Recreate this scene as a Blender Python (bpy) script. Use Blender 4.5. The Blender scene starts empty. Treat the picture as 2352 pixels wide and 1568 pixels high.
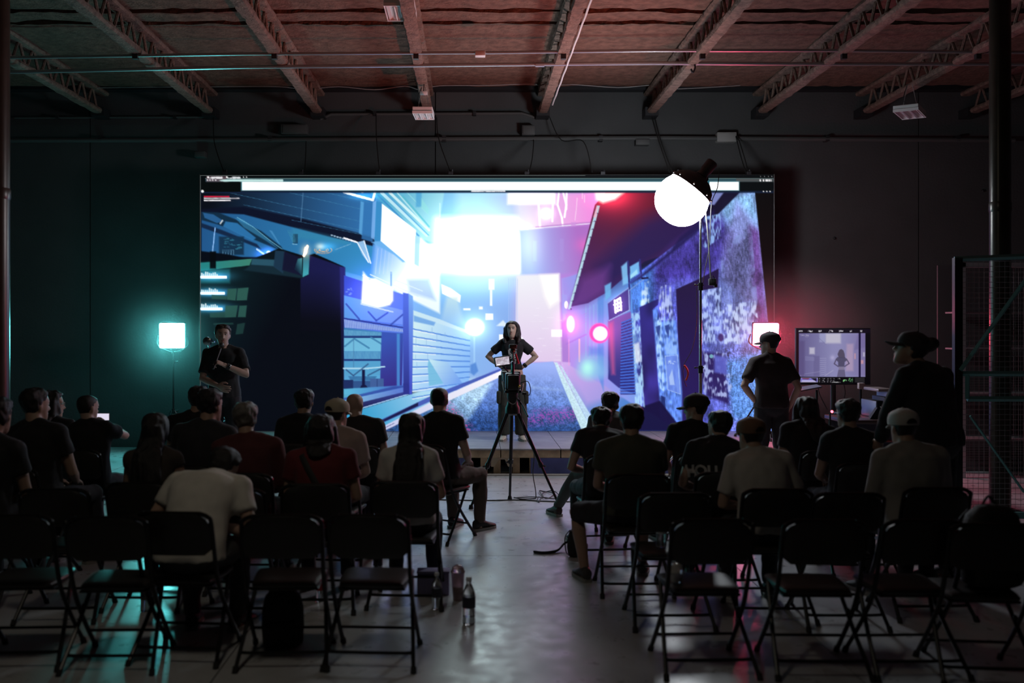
import bpy, bmesh, math, random
import numpy as np
from mathutils import Vector, Matrix, noise as mnoise
from mathutils.bvhtree import BVHTree

# ================================================================ camera, world, exposure, ambient lamps (all tuning here)
F, CX, CY, EYE = 2287., 1080., 750., 1.85        # focal length in px, vanishing point, eye height (photo 2352 x 1568)
scene = bpy.context.scene
COL = scene.collection
cam_d = bpy.data.cameras.new('camera'); cam = bpy.data.objects.new('camera', cam_d); COL.objects.link(cam)
cam_d.sensor_width = 36.; cam_d.lens = 36. * F / 2352.
cam_d.shift_x = (1176 - CX) / 2352.; cam_d.shift_y = -(784 - CY) / 2352.
cam.location = (0, 0, EYE); cam.rotation_euler = (math.pi / 2, 0, 0)
cam_d.dof.use_dof = True; cam_d.dof.focus_distance = 12.6; cam_d.dof.aperture_fstop = 1.4
cam_d.clip_start = .05; cam_d.clip_end = 200
scene.camera = cam
w = bpy.data.worlds.new('world'); scene.world = w; w.use_nodes = True
w.node_tree.nodes['Background'].inputs[0].default_value = (.55, .6, .7, 1); w.node_tree.nodes['Background'].inputs[1].default_value = .001
vs = scene.view_settings
vs.view_transform = 'Standard'; vs.look = 'None'; vs.exposure = 0.; vs.gamma = 1.; vs.use_curve_mapping = False
scene.cycles.use_denoising = True; scene.cycles.adaptive_threshold = .025; scene.cycles.volume_step_rate = 3.; scene.cycles.max_bounces = 6; scene.cycles.diffuse_bounces = 3; scene.cycles.glossy_bounces = 3
scene.cycles.transmission_bounces = 6; scene.cycles.transparent_max_bounces = 8; scene.cycles.volume_bounces = 0
scene.cycles.sample_clamp_indirect = 6.; scene.cycles.caustics_reflective = False; scene.cycles.caustics_refractive = False

LED_GAIN = 1.0
LAMP_HAZE = .09
CYAN_POWER, RED_POWER, KEY_POWER, UP_POWER = 110., 140., 48., 540.
HOUSE = [  # the dim work lights in the back of the hall: position, power, size, colour
    ((-1.3, 4.0, 4.6), 10.5, .5, (1., .88, .7)),
]
def area(name, loc, power, size, col, aim=None, spread=None):
    d = bpy.data.lights.new(name, 'AREA'); d.energy = power; d.size = size; d.color = col; d.shape = 'DISK'
    if spread: d.spread = spread
    o = bpy.data.objects.new(name, d); COL.objects.link(o); o.location = loc
    if aim is not None: o.rotation_euler = (Vector(aim) - Vector(loc)).to_track_quat('-Z', 'Y').to_euler()
    return o
for loc, p, sz, c in HOUSE: area('house_light', loc, p, sz, c, (loc[0] + .1, loc[1] + 2.2, 0))

def at(px, py, Y): return Vector(((px - CX) * Y / F, Y, EYE - (py - CY) * Y / F))
def X_(px, Y): return (px - CX) * Y / F
def Z_(py, Y): return EYE - (py - CY) * Y / F

# ================================================================ materials
MATS = {}
def mat(name, col, rough=.6, metal=0., var=0., vscale=6., bump=0., bscale=60., emis=None, estr=0., trans=0., spec=.5, alpha=1., sheen=0.):
    if name in MATS: return MATS[name]
    m = bpy.data.materials.new(name); m.use_nodes = True; nt = m.node_tree; b = nt.nodes['Principled BSDF']
    b.inputs['Base Color'].default_value = (*col, 1); b.inputs['Roughness'].default_value = rough; b.inputs['Metallic'].default_value = metal
    b.inputs['Specular IOR Level'].default_value = spec; b.inputs['Transmission Weight'].default_value = trans; b.inputs['Alpha'].default_value = alpha
    if sheen: b.inputs['Sheen Weight'].default_value = sheen
    if emis: b.inputs['Emission Color'].default_value = (*emis, 1); b.inputs['Emission Strength'].default_value = estr
    if var or bump:
        tc = nt.nodes.new('ShaderNodeTexCoord')
    if var:
        n = nt.nodes.new('ShaderNodeTexNoise'); n.inputs['Scale'].default_value = vscale; n.inputs['Detail'].default_value = 5
        nt.links.new(tc.outputs['Object'], n.inputs['Vector'])
        r = nt.nodes.new('ShaderNodeValToRGB'); r.color_ramp.elements[0].position = .3; r.color_ramp.elements[1].position = .7
        r.color_ramp.elements[0].color = (*[c * (1 - var) for c in col], 1); r.color_ramp.elements[1].color = (*[min(1, c * (1 + var)) for c in col], 1)
        nt.links.new(n.outputs['Fac'], r.inputs['Fac']); nt.links.new(r.outputs['Color'], b.inputs['Base Color'])
    if bump:
        n2 = nt.nodes.new('ShaderNodeTexNoise'); n2.inputs['Scale'].default_value = bscale; n2.inputs['Detail'].default_value = 4
        nt.links.new(tc.outputs['Object'], n2.inputs['Vector'])
        bp = nt.nodes.new('ShaderNodeBump'); bp.inputs['Strength'].default_value = bump; bp.inputs['Distance'].default_value = .02
        nt.links.new(n2.outputs['Fac'], bp.inputs['Height']); nt.links.new(bp.outputs['Normal'], b.inputs['Normal'])
    MATS[name] = m
    return m
def emission_attr(name, gain, sampling):
    m = bpy.data.materials.new(name); m.use_nodes = True; nt = m.node_tree; b = nt.nodes['Principled BSDF']
    a = nt.nodes.new('ShaderNodeAttribute'); a.attribute_name = 'picture'
    b.inputs['Base Color'].default_value = (.004, .004, .005, 1); b.inputs['Roughness'].default_value = .7; b.inputs['Specular IOR Level'].default_value = .08
    nt.links.new(a.outputs['Color'], b.inputs['Emission Color']); b.inputs['Emission Strength'].default_value = gain
    m.cycles.emission_sampling = sampling
    return m

# ================================================================ mesh building
class MB:
    def __init__(s): s.v = []; s.f = []; s.mi = []; s.cur = 0
    def add(s, vs_, fs):
        o = len(s.v); s.v += [tuple(p) for p in vs_]
        for f in fs: s.f.append(tuple(i + o for i in f)); s.mi.append(s.cur)
        return s
    def box(s, lo, hi, rot=None, c=None):
        (a, b, c0), (d, e, f) = lo, hi
        P = [Vector(p) for p in ((a, b, c0), (d, b, c0), (d, e, c0), (a, e, c0), (a, b, f), (d, b, f), (d, e, f), (a, e, f))]
        if rot is not None:
            c = Vector(c) if c is not None else sum(P, Vector()) / 8
            P = [rot @ (p - c) + c for p in P]
        return s.add(P, [(0, 3, 2, 1), (4, 5, 6, 7), (0, 1, 5, 4), (1, 2, 6, 5), (2, 3, 7, 6), (3, 0, 4, 7)])
    def bbox(s, lo, hi, b=.01):
        """A box with chamfered edges."""
        bm = bmesh.new(); bmesh.ops.create_cube(bm, size=1)
        for v in bm.verts: v.co = Vector([(lo[i] + hi[i]) / 2 + v.co[i] * (hi[i] - lo[i]) for i in range(3)])
        bmesh.ops.bevel(bm, geom=bm.edges[:], offset=b, segments=2, affect='EDGES', profile=.5)
        bm.verts.index_update()
        s.add([v.co.copy() for v in bm.verts], [[v.index for v in f.verts] for f in bm.faces]); bm.free(); return s
    def loft(s, rings, closed=True, caps=True):
        n = len(rings[0]); o = []
        V = [p for r in rings for p in r]; fs = []
        for i in range(len(rings) - 1):
            for j in range(n if closed else n - 1):
                k = (j + 1) % n
                fs.append((i * n + j, i * n + k, (i + 1) * n + k, (i + 1) * n + j))
        if caps:
            fs.append(tuple(range(n - 1, -1, -1))); b = (len(rings) - 1) * n; fs.append(tuple(range(b, b + n)))
        return s.add(V, fs)
    def tube(s, pts, rad, n=8, flat=1., up=None, round_ends=False):
        pts = [Vector(p) for p in pts]
        if not isinstance(rad, (list, tuple)): rad = [rad] * len(pts)
        if round_ends:
            d0 = (pts[0] - pts[1]).normalized(); d1 = (pts[-1] - pts[-2]).normalized(); r0, r1 = rad[0], rad[-1]
            pts = [pts[0] + d0 * r0 * .95, pts[0] + d0 * r0 * .6] + pts + [pts[-1] + d1 * r1 * .6, pts[-1] + d1 * r1 * .95]
            rad = [r0 * .3, r0 * .8] + list(rad) + [r1 * .8, r1 * .3]
        m = len(pts); T = []
        for i in range(m):
            d = (pts[min(i + 1, m - 1)] - pts[max(i - 1, 0)])
            T.append(d.normalized() if d.length > 1e-9 else Vector((0, 0, 1)))
        u = Vector(up) if up is not None else (Vector((0, 0, 1)) if abs(T[0].z) < .9 else Vector((1, 0, 0)))
        rings = []
        for i in range(m):
            u = (u - T[i] * u.dot(T[i]));
            if u.length < 1e-6: u = T[i].orthogonal()
            u.normalize(); v = T[i].cross(u)
            rings.append([pts[i] + (u * math.cos(a) * flat + v * math.sin(a)) * rad[i] for a in (2 * math.pi * k / n for k in range(n))])
        return s.loft(rings)
    def sphere(s, c, r, n=12, m=8, R=None):
        c = Vector(c); r = r if isinstance(r, (tuple, list)) else (r, r, r)
        rings = []
        for i in range(m + 1):
            t = math.pi * (i + .12 * (i == 0) - .12 * (i == m)) / m
            ring = []
            for k in range(n):
                a = 2 * math.pi * k / n
                p = Vector((r[0] * math.sin(t) * math.cos(a), r[1] * math.sin(t) * math.sin(a), -r[2] * math.cos(t)))
                ring.append(c + (R @ p if R is not None else p))
            rings.append(ring)
        return s.loft(rings)
    def lathe(s, prof, c=(0, 0, 0), n=20, R=None):
        c = Vector(c); rings = []
        for r, z in prof:
            ring = [Vector((r * math.cos(2 * math.pi * k / n), r * math.sin(2 * math.pi * k / n), z)) for k in range(n)]
            rings.append([c + (R @ p if R is not None else p) for p in ring])
        return s.loft(rings)
    def prism(s, pts2, lo, hi, plane='xz'):
        """An outline given depth."""
        def q(p, h): return {'xz': (p[0], h, p[1]), 'xy': (p[0], p[1], h), 'yz': (h, p[0], p[1])}[plane]
        n = len(pts2)
        V = [q(p, lo) for p in pts2] + [q(p, hi) for p in pts2]
        return s.add(V, [tuple(range(n - 1, -1, -1)), tuple(range(n, 2 * n))] + [(i, (i + 1) % n, n + (i + 1) % n, n + i) for i in range(n)])
    def mesh(s, name, mats, smooth=True):
        me = bpy.data.meshes.new(name); me.from_pydata([tuple(p) for p in s.v], [], s.f); 
        for m in (mats if isinstance(mats, (list, tuple)) else [mats]): me.materials.append(m)
        if any(s.mi): me.polygons.foreach_set('material_index', s.mi)
        bm = bmesh.new(); bm.from_mesh(me); bmesh.ops.recalc_face_normals(bm, faces=bm.faces[:]); bm.to_mesh(me); bm.free()
        if smooth:
            me.polygons.foreach_set('use_smooth', [True] * len(me.polygons)); me.set_sharp_from_angle(angle=.7)
        me.update(); return me
    def build(s, name, mats, parent=None, smooth=True):
        o = bpy.data.objects.new(name, s.mesh(name, mats, smooth)); COL.objects.link(o); o.parent = parent
        return o
def empty(name, loc=(0, 0, 0), rz=0.):
    o = bpy.data.objects.new(name, None); COL.objects.link(o); o.location = loc; o.rotation_euler = (0, 0, rz); o.empty_display_size = .1
    return o
def tag(o, label=None, cat=None, group=None, kind=None):
    if label: o['label'] = label
    if cat: o['category'] = cat
    if group: o['group'] = group
    if kind: o['kind'] = kind
    return o
def thing(name, loc, label, cat, rz=0., group=None): return tag(empty(name, loc, rz), label, cat, group)
def struct(o): o['kind'] = 'structure'; return o
def copy_tree(o, parent=None):
    c = o.copy(); COL.objects.link(c); c.parent = parent
    for ch in o.children: copy_tree(ch, c)
    return c
def smooth_path(pts, k=6):
    P = [Vector(p) for p in pts]; out = []
    for i in range(len(P) - 1):
        p0, p1, p2, p3 = P[max(i - 1, 0)], P[i], P[i + 1], P[min(i + 2, len(P) - 1)]
        for j in range(k):
            t = j / k
            out.append(.5 * ((2 * p1) + (p2 - p0) * t + (2 * p0 - 5 * p1 + 4 * p2 - p3) * t * t + (3 * p1 - p0 - 3 * p2 + p3) * t ** 3))
    out.append(P[-1]); return out
def picture_grid(name, loc, width, height, pic, nx, ny, gain, sampling, parent):
    """A flat screen facing -Y: a fine grid whose points carry the picture as light colour."""
    H, W, _ = pic.shape
    u = np.linspace(0, 1, nx); v = np.linspace(0, 1, ny)
    xs = np.clip(u * W - .5, 0, W - 1.001); ys = np.clip(v * H - .5, 0, H - 1.001)
    xi, yi = xs.astype(int), ys.astype(int); fx, fy = (xs - xi)[None, :, None], (ys - yi)[:, None, None]
    a = pic[np.ix_(yi, xi)] * (1 - fx) * (1 - fy) + pic[np.ix_(yi, np.minimum(xi + 1, W - 1))] * fx * (1 - fy) + pic[np.ix_(np.minimum(yi + 1, H - 1), xi)] * (1 - fx) * fy + pic[np.ix_(np.minimum(yi + 1, H - 1), np.minimum(xi + 1, W - 1))] * fx * fy
    s = np.clip(a, 0, None) / 255.
    lin = np.where(s <= .04045, s / 12.92, ((s + .055) / 1.055) ** 2.4); lin = lin * (1 + 3.5 * np.clip(s.min(-1, keepdims=True) - .97, 0, .3))
    U, V = np.meshgrid(u, v)
    co = np.stack([(U - .5) * width, np.zeros_like(U), height * (1 - V)], -1).reshape(-1, 3)
    idx = np.arange(nx * ny).reshape(ny, nx)
    q = np.stack([idx[:-1, :-1], idx[1:, :-1], idx[1:, 1:], idx[:-1, 1:]], -1).reshape(-1, 4)
    me = bpy.data.meshes.new(name); me.vertices.add(len(co)); me.vertices.foreach_set('co', co.ravel())
    me.loops.add(q.size); me.loops.foreach_set('vertex_index', q.ravel().astype(np.int32))
    me.polygons.add(len(q)); me.polygons.foreach_set('loop_start', np.arange(0, q.size, 4, dtype=np.int32)); me.polygons.foreach_set('loop_total', np.full(len(q), 4, np.int32))
    me.update(calc_edges=True)
    at_ = me.color_attributes.new('picture', 'FLOAT_COLOR', 'POINT')
    at_.data.foreach_set('color', np.concatenate([lin.reshape(-1, 3), np.ones((nx * ny, 1))], 1).astype(np.float32).ravel())
    me.materials.append(emission_attr(name + '_light', gain, sampling))
    o = bpy.data.objects.new(name, me); COL.objects.link(o); o.parent = parent; o.location = loc
    return o
# ---------------------------------------------------------------- picture shown on the LED wall (what the screen displays)
class Canvas:
    """A small numeric painter: sRGB 0..255 values, picture coordinates x0..x1, y0..y1."""
    def __init__(s, x0, y0, x1, y1, col=(0, 0, 0)):
        s.x0, s.y0 = x0, y0
        s.W, s.H = int(x1 - x0), int(y1 - y0)
        s.a = np.zeros((s.H, s.W, 3)); s.a[:] = col
        s.X, s.Y = np.meshgrid(np.arange(s.W) + .5 + x0, np.arange(s.H) + .5 + y0)
        s.rng = np.random.RandomState(7)
    def box(s, xa, ya, xb, yb):
        return (slice(max(0, int(ya - s.y0)), max(0, min(s.H, int(math.ceil(yb - s.y0))))),
                slice(max(0, int(xa - s.x0)), max(0, min(s.W, int(math.ceil(xb - s.x0))))))
    def put(s, sl, m, col, add=False):
        if m.size == 0: return
        m = m[..., None]
        col = np.asarray(col, float)
        if add: s.a[sl] += m * col
        else: s.a[sl] = s.a[sl] * (1 - m) + m * col
    def mask(s, pts, soft=.7):
        xs = [p[0] for p in pts]; ys = [p[1] for p in pts]; k = 2 + soft * 3
        sl = s.box(min(xs) - k, min(ys) - k, max(xs) + k, max(ys) + k)
        X, Y = s.X[sl], s.Y[sl]
        if X.size == 0: return sl, np.zeros(X.shape)
        inside = np.zeros(X.shape, bool); d = np.full(X.shape, 1e9)
        n = len(pts)
        for i in range(n):
            (xa, ya), (xb, yb) = pts[i], pts[(i + 1) % n]
            c = (ya > Y) != (yb > Y)
            if ya != yb: inside ^= c & (X < (xb - xa) * (Y - ya) / (yb - ya) + xa)
            L = (xb - xa) ** 2 + (yb - ya) ** 2 + 1e-9
            t = np.clip(((X - xa) * (xb - xa) + (Y - ya) * (yb - ya)) / L, 0, 1)
            d = np.minimum(d, np.hypot(X - xa - t * (xb - xa), Y - ya - t * (yb - ya)))
        sd = np.where(inside, d, -d)
        return sl, np.clip(.5 + sd / (2 * soft), 0, 1)
    def poly(s, pts, col, alpha=1., soft=.7, add=False):
        sl, m = s.mask(pts, soft); s.put(sl, m * alpha, col, add)
    def grad(s, pts, a, ca, b, cb, alpha=1., soft=.7, tex=None):
        sl, m = s.mask(pts, soft)
        dx, dy = b[0] - a[0], b[1] - a[1]
        t = np.clip(((s.X[sl] - a[0]) * dx + (s.Y[sl] - a[1]) * dy) / (dx * dx + dy * dy), 0, 1)[..., None]
        c = np.asarray(ca, float) * (1 - t) + np.asarray(cb, float) * t
        if tex is not None: c = c * (1 + tex[sl][..., None])
        s.put(sl, m * alpha, c)
    def rect(s, xa, ya, xb, yb, col, alpha=1., soft=.6, add=False):
        s.poly([(xa, ya), (xb, ya), (xb, yb), (xa, yb)], col, alpha, soft, add)
    def line(s, pts, col, w=1.5, alpha=1., add=False, soft=.7):
        for (xa, ya), (xb, yb) in zip(pts[:-1], pts[1:]):
            k = w + soft * 3
            sl = s.box(min(xa, xb) - k, min(ya, yb) - k, max(xa, xb) + k, max(ya, yb) + k)
            X, Y = s.X[sl], s.Y[sl]
            if X.size == 0: continue
            L = (xb - xa) ** 2 + (yb - ya) ** 2 + 1e-9
            t = np.clip(((X - xa) * (xb - xa) + (Y - ya) * (yb - ya)) / L, 0, 1)
            d = np.hypot(X - xa - t * (xb - xa), Y - ya - t * (yb - ya))
            s.put(sl, np.clip((w / 2 - d) / soft + .5, 0, 1) * alpha, col, add)
    def glow(s, cx, cy, rx, ry, col, amp=1., p=2., add=True):
        sl = s.box(cx - rx * 3, cy - ry * 3, cx + rx * 3, cy + ry * 3)
        r = np.hypot((s.X[sl] - cx) / rx, (s.Y[sl] - cy) / ry)
        s.put(sl, np.exp(-r ** p) * amp, col, add)
    def ell(s, cx, cy, rx, ry, col, alpha=1., soft=.8, add=False):
        s.poly([(cx + rx * math.cos(t * .2618), cy + ry * math.sin(t * .2618)) for t in range(24)], col, alpha, soft, add)
    def noise(s, sx, sy, seed=0):
        r = np.random.RandomState(seed)
        h, w = int(s.H / sy) + 3, int(s.W / sx) + 3
        g = r.rand(h, w) - .5
        u = np.arange(s.W) / sx; v = np.arange(s.H) / sy
        ui, vi = u.astype(int), v.astype(int)
        fu, fv = (u - ui)[None, :], (v - vi)[:, None]
        fu, fv = fu * fu * (3 - 2 * fu), fv * fv * (3 - 2 * fv)
        A, B = g[np.ix_(vi, ui)], g[np.ix_(vi, ui + 1)]
        C_, D = g[np.ix_(vi + 1, ui)], g[np.ix_(vi + 1, ui + 1)]
        return (A * (1 - fu) + B * fu) * (1 - fv) + (C_ * (1 - fu) + D * fu) * fv
    def texmul(s, pts, tex, soft=1.):
        sl, m = s.mask(pts, soft)
        s.a[sl] *= (1 + m * tex[sl])[..., None]
    def scribble(s, xa, ya, xb, yb, col, n, seed, hh=1.4, alpha=.9):
        r = np.random.RandomState(seed)
        for i in range(n):
            x = xa + (xb - xa) * r.rand(); y = ya + (yb - ya) * r.rand()
            l = (xb - xa) * (.05 + .2 * r.rand())
            s.rect(x, y, min(x + l, xb), y + hh, col, alpha * (.5 + .5 * r.rand()))

def paint_street():
    c = Canvas(460, 402, 1776, 990, (12, 16, 30))
    P, L, R, G = c.poly, c.line, c.rect, c.glow
    n2 = c.noise(9, 9, 2)
    fine = c.noise(2.2, 2.0, 3); vert = c.noise(2, 8, 4) * .8 + c.noise(6, 10, 8) * .5; vert2 = c.noise(3, 14, 5) * .8 + c.noise(7, 12, 9) * .5; mid = c.noise(22, 34, 6)
    # air at the end of the street
    c.grad([(780, 440), (1400, 440), (1400, 880), (780, 880)], (860, 500), (70, 150, 215), (1150, 560), (180, 228, 246), soft=2)
    c.grad([(1050, 440), (1420, 440), (1400, 880), (1050, 880)], (1090, 500), (165, 215, 240), (1300, 540), (178, 130, 218), soft=12)
    P([(790, 640), (1180, 640), (1180, 870), (790, 870)], (128, 180, 243), .75, 14)
    # canopy of the building on the left
    c.grad([(463, 441), (862, 441), (858, 562), (700, 545), (463, 500)], (480, 470), (10, 14, 24), (860, 520), (52, 118, 182), soft=1)
    P([(463, 480), (560, 474), (700, 503), (860, 545), (858, 566), (760, 545), (650, 517), (560, 496), (463, 487)], (13, 18, 38), .95, 2.5)
    for a, b in [((530, 443), (860, 515)), ((665, 442), (860, 487)), ((745, 441), (860, 467)), ((670, 505), (862, 545)), ((560, 470), (860, 535))]:
        L([a, b], (70, 140, 180), 1.2, .5)
    L([(696, 442), (691, 508)], (80, 125, 165), 2.2, .7)
    # underside with pipes, left
    c.grad([(463, 487), (560, 492), (760, 545), (858, 566), (852, 640), (780, 620), (700, 590), (463, 590)], (470, 520), (34, 86, 138), (830, 590), (52, 138, 190), soft=1.5)
    P([(463, 487), (500, 487), (545, 505), (600, 530), (645, 565), (655, 580), (560, 540), (500, 515), (463, 505)], (16, 40, 60), .9, 1.5)
    P([(466, 488), (490, 492), (515, 508), (498, 512), (470, 500)], (46, 104, 160), .8, 1.2)
    P([(518, 508), (545, 512), (588, 546), (580, 552), (512, 520)], (46, 118, 176), .9, 1.2)
    P([(540, 500), (560, 505), (615, 548), (640, 572), (610, 552), (560, 522)], (60, 140, 185), .6, 1.5)
    L([(545, 499), (580, 520), (620, 552), (648, 572)], (120, 190, 215), 1.6, .8)
    P([(618, 528), (625, 530), (644, 562), (640, 560)], (70, 140, 190), .8)
    P([(463, 512), (510, 528), (590, 560), (600, 572), (560, 556), (463, 522)], (18, 34, 62), .9, 1.5)
    L([(494, 523), (488, 580)], (140, 190, 245), 2.6, .95)
    L([(511, 506), (506, 513)], (215, 220, 220), 3.2, .9)
    R(503, 543, 560, 585, (20, 48, 74), .95, 2)
    c.scribble(513, 546, 556, 572, (70, 170, 195), 26, 11, 1.2, .7)
    for k in range(9): L([(511 + k * 3.2, 573), (511 + k * 3.2 - (k % 2) * 3, 585)], (110, 165, 200), 1.1, .6)
    P([(460, 576), (525, 584), (600, 600), (560, 606), (520, 602), (460, 604)], (7, 12, 22), 1, 1.5)
    L([(590, 572), (624, 596)], (190, 220, 255), 4, .95); G(606, 584, 20, 12, (40, 70, 190), .8)
    c.ell(617, 581, 5.6, 5.6, (235, 248, 255)); G(617, 581, 12, 12, (60, 90, 220), .7)
    P([(672, 524), (690, 526), (790, 548), (800, 560), (690, 548), (678, 556)], (56, 140, 170), .5, 5)
    R(673, 537, 684, 559, (30, 66, 92), .8); L([(672, 560), (682, 561)], (150, 205, 225), 1.4)
    for k in range(6): L([(660 + k * 3, 528), (672 + k * 1.2, 556)], (70, 150, 170), 1, .5)
    # lamp, flame
    for rx, ry, dx in [(20, 8, 2), (14, 5.6, 0), (8, 3.2, 2)]:
        for t in range(14):
            a0, a1 = t / 14 * math.pi * 1.3 - .6, (t + 1) / 14 * math.pi * 1.3 - .6
            L([(740 + dx + rx * math.cos(a0), 574 + ry * math.sin(a0)), (740 + dx + rx * math.cos(a1), 574 + ry * math.sin(a1))], (215, 170, 130), 1.4, .8)
    G(735, 566, 11, 8, (200, 120, 50), .7); L([(734, 572), (724, 586)], (210, 170, 130), 1.4, .8)
    G(752, 566, 18, 9, (30, 70, 90), .8)
    L([(770, 573), (805, 560)], (125, 180, 215), 1.6, .8)
    # string of bulbs, bracket
    for k in range(9): c.ell(762 + k * 6.5, 540 + k * 1.9, 2.2, 1.4, (220, 235, 255), .95)
    L([(760, 539), (818, 557)], (150, 190, 220), 1.2, .8); L([(790, 546), (820, 556)], (250, 250, 255), 3.4)
    P([(819, 556), (836, 552), (842, 580), (852, 603), (846, 604), (832, 585)], (150, 195, 235), .95)
    L([(820, 556), (846, 602)], (240, 248, 255), 2.2); L([(836, 553), (851, 604)], (225, 240, 255), 3)
    P([(856, 560), (866, 565), (862, 640), (850, 640)], (80, 150, 225), .9, 1.5)
    # container, dark mass
    c.grad([(460, 600), (580, 594), (640, 570), (655, 574), (700, 588), (722, 582), (790, 612), (792, 990), (460, 990)],
           (470, 640), (14, 38, 42), (640, 720), (8, 11, 20), soft=1)
    c.grad([(460, 603), (579, 594), (573, 609), (460, 622)], (470, 610), (40, 140, 140), (575, 600), (66, 140, 120), .9)
    P([(579, 594), (632, 596), (630, 612), (576, 608)], (44, 88, 108), .9, 1.2)
    P([(576, 608), (630, 611), (700, 628), (700, 640), (560, 620)], (22, 44, 56), .9, 2)
    P([(632, 575), (655, 577), (650, 628), (628, 612)], (28, 54, 76), .95, 1.2)
    P([(653, 577), (693, 592), (690, 632), (648, 620)], (20, 22, 48), .95, 1.5)
    c.grad([(684, 594), (694, 592), (693, 632), (676, 618)], (676, 610), (20, 40, 60), (694, 600), (70, 150, 160), .9)
    c.grad([(696, 588), (712, 584), (709, 630), (695, 636)], (700, 590), (60, 120, 140), (706, 625), (70, 170, 185), .95)
    c.grad([(711, 586), (792, 614), (793, 760), (690, 760), (690, 640), (709, 630)], (750, 620), (27, 28, 76), (740, 740), (10, 11, 22), .95, 1.5)
    c.grad([(780, 612), (793, 614), (793, 930), (786, 930)], (788, 620), (40, 40, 110), (788, 900), (10, 10, 24), .9, 1.5)
    R(482, 577, 496, 617, (5, 9, 14), .95, 1.5)
    c.ell(702, 575, 3.4, 9, (255, 252, 240)); L([(706, 565), (698, 587)], (255, 250, 240), 6); G(702, 576, 10, 13, (200, 110, 40), .8)
    # neon lettering and crates on the left
    R(460, 617, 528, 650, (30, 120, 128), .5, 3)
    for y0, w in [(636, 60), (673, 55), (709, 50)]:
        R(462, y0 - 8, 462 + w + 4, y0 + 6, (30, 70, 100), .8, 4)
        R(461, y0 - 2.6, 461 + w, y0 + 3.2, (255, 255, 255)); G(488, y0 - 2, 40, 11, (60, 150, 190), .8)
        r = np.random.RandomState(int(y0))
        for k in range(9): R(462 + k * 4.4, y0 - 7 - 6 * r.rand(), 465 + k * 4.4, y0 - 2, (240, 255, 255), .9)
    for q, al in [([(523, 663), (544, 662), (541, 690), (521, 688)], 1), ([(546, 662), (571, 660), (567, 689), (543, 690)], 1), ([(518, 702), (546, 701), (542, 728), (516, 729)], .9),
                  ([(550, 702), (567, 701), (564, 728), (546, 728)], .9), ([(545, 744), (563, 741), (558, 766), (541, 768)], .5), ([(486, 676), (522, 680), (520, 688), (486, 686)], .8),
                  ([(482, 719), (518, 716), (516, 729), (482, 729)], .7), ([(490, 742), (536, 741), (536, 745), (490, 746)], .5)]:
        P(q, (44, 88, 80), al, 1)
    # pale shopfront behind the big signs
    c.grad([(862, 556), (1010, 560), (1010, 720), (950, 690), (856, 640)], (870, 600), (125, 180, 245), (930, 620), (236, 250, 252), 1, 3)
    P([(935, 642), (985, 640), (1000, 690), (940, 672)], (150, 180, 248), .7, 5)
    for a, b in [((833, 632), (930, 672)), ((850, 630), (960, 680)), ((900, 640), (970, 668))]: L([a, b], (205, 225, 255), 2.4, .9)
    L([(898, 625), (898, 655)], (110, 160, 205), 4, .9)
    for k in range(5): L([(868 + k * 9, 570), (862 + k * 9, 628)], (190, 215, 250), 2.2, .5)
    # facade lines going away, upper middle
    c.grad([(850, 441), (1020, 441), (1000, 560), (960, 545), (878, 466)], (870, 450), (70, 165, 205), (990, 520), (160, 218, 232), 1, 2)
    for (a, b, w, col) in [((876, 442), (980, 540), 7, (205, 240, 250)), ((895, 442), (985, 528), 6, (225, 248, 250)), ((912, 442), (978, 518), 3, (190, 235, 240)),
                           ((868, 448), (965, 545), 4, (60, 140, 205)), ((886, 444), (984, 540), 3, (80, 160, 215)), ((925, 450), (985, 520), 4, (90, 185, 205)), ((935, 442), (1000, 510), 2, (150, 215, 225))]:
        L([a, b], col, w, .85)
    R(955, 441, 968, 475, (75, 160, 210), .8, 2); R(1009, 466, 1011, 498, (205, 240, 250), .8)
    P([(968, 455), (985, 480), (984, 492), (967, 476)], (140, 215, 220), .8, 1.5)
    # blue frame columns
    P([(828, 462), (836, 464), (832, 540), (824, 535)], (95, 170, 225), .8, 1)
    P([(836, 464), (860, 462), (856, 556), (830, 548)], (52, 118, 182), .8, 1.5)
    P([(856, 464), (864, 460), (860, 550), (852, 546)], (125, 180, 240), .85, 1)
    P([(864, 462), (878, 464), (874, 556), (860, 552)], (56, 140, 200), .9, 1)
    P([(852, 556), (878, 552), (945, 598), (925, 602), (905, 585)], (105, 175, 235), .9, 1.5)
    L([(790, 441), (856, 459), (861, 441)], (245, 250, 255), 5.5); G(835, 450, 30, 8, (40, 140, 190), .6); c.ell(832, 441, 3.5, 2, (240, 250, 255))
    # bright billboards
    P([(877, 467), (955, 528), (952, 612), (930, 600), (874, 553)], (262, 268, 268), 1, 1)
    P([(964, 543), (993, 572), (991, 628), (962, 612)], (262, 266, 268), 1, 3)
    P([(953, 541), (964, 543), (962, 612), (951, 606)], (165, 210, 240), .9, 1)
    R(1004, 505, 1190, 620, (330, 340, 340), 1, 16)
    G(1100, 558, 128, 92, (120, 160, 150), .7, 2.4); G(1080, 640, 130, 40, (70, 90, 80), .5)
    # pink sky, curtains, bridge
    c.grad([(1180, 441), (1385, 441), (1362, 515), (1190, 530)], (1190, 480), (232, 232, 250), (1350, 470), (250, 150, 228), .9, 9)
    R(1166, 441, 1275, 468, (290, 285, 285), 1, 5); G(1255, 490, 14, 13, (160, 140, 150), 1)
    for q in [[(1236, 462), (1240, 522)], [(1270, 442), (1268, 508)], [(1283, 442), (1280, 470), (1290, 500), (1292, 518)], [(1293, 442), (1300, 470), (1296, 498)], [(1301, 442), (1300, 480)]]:
        L(q, (275, 260, 272), 4.5, .95, soft=1.4)
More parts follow.
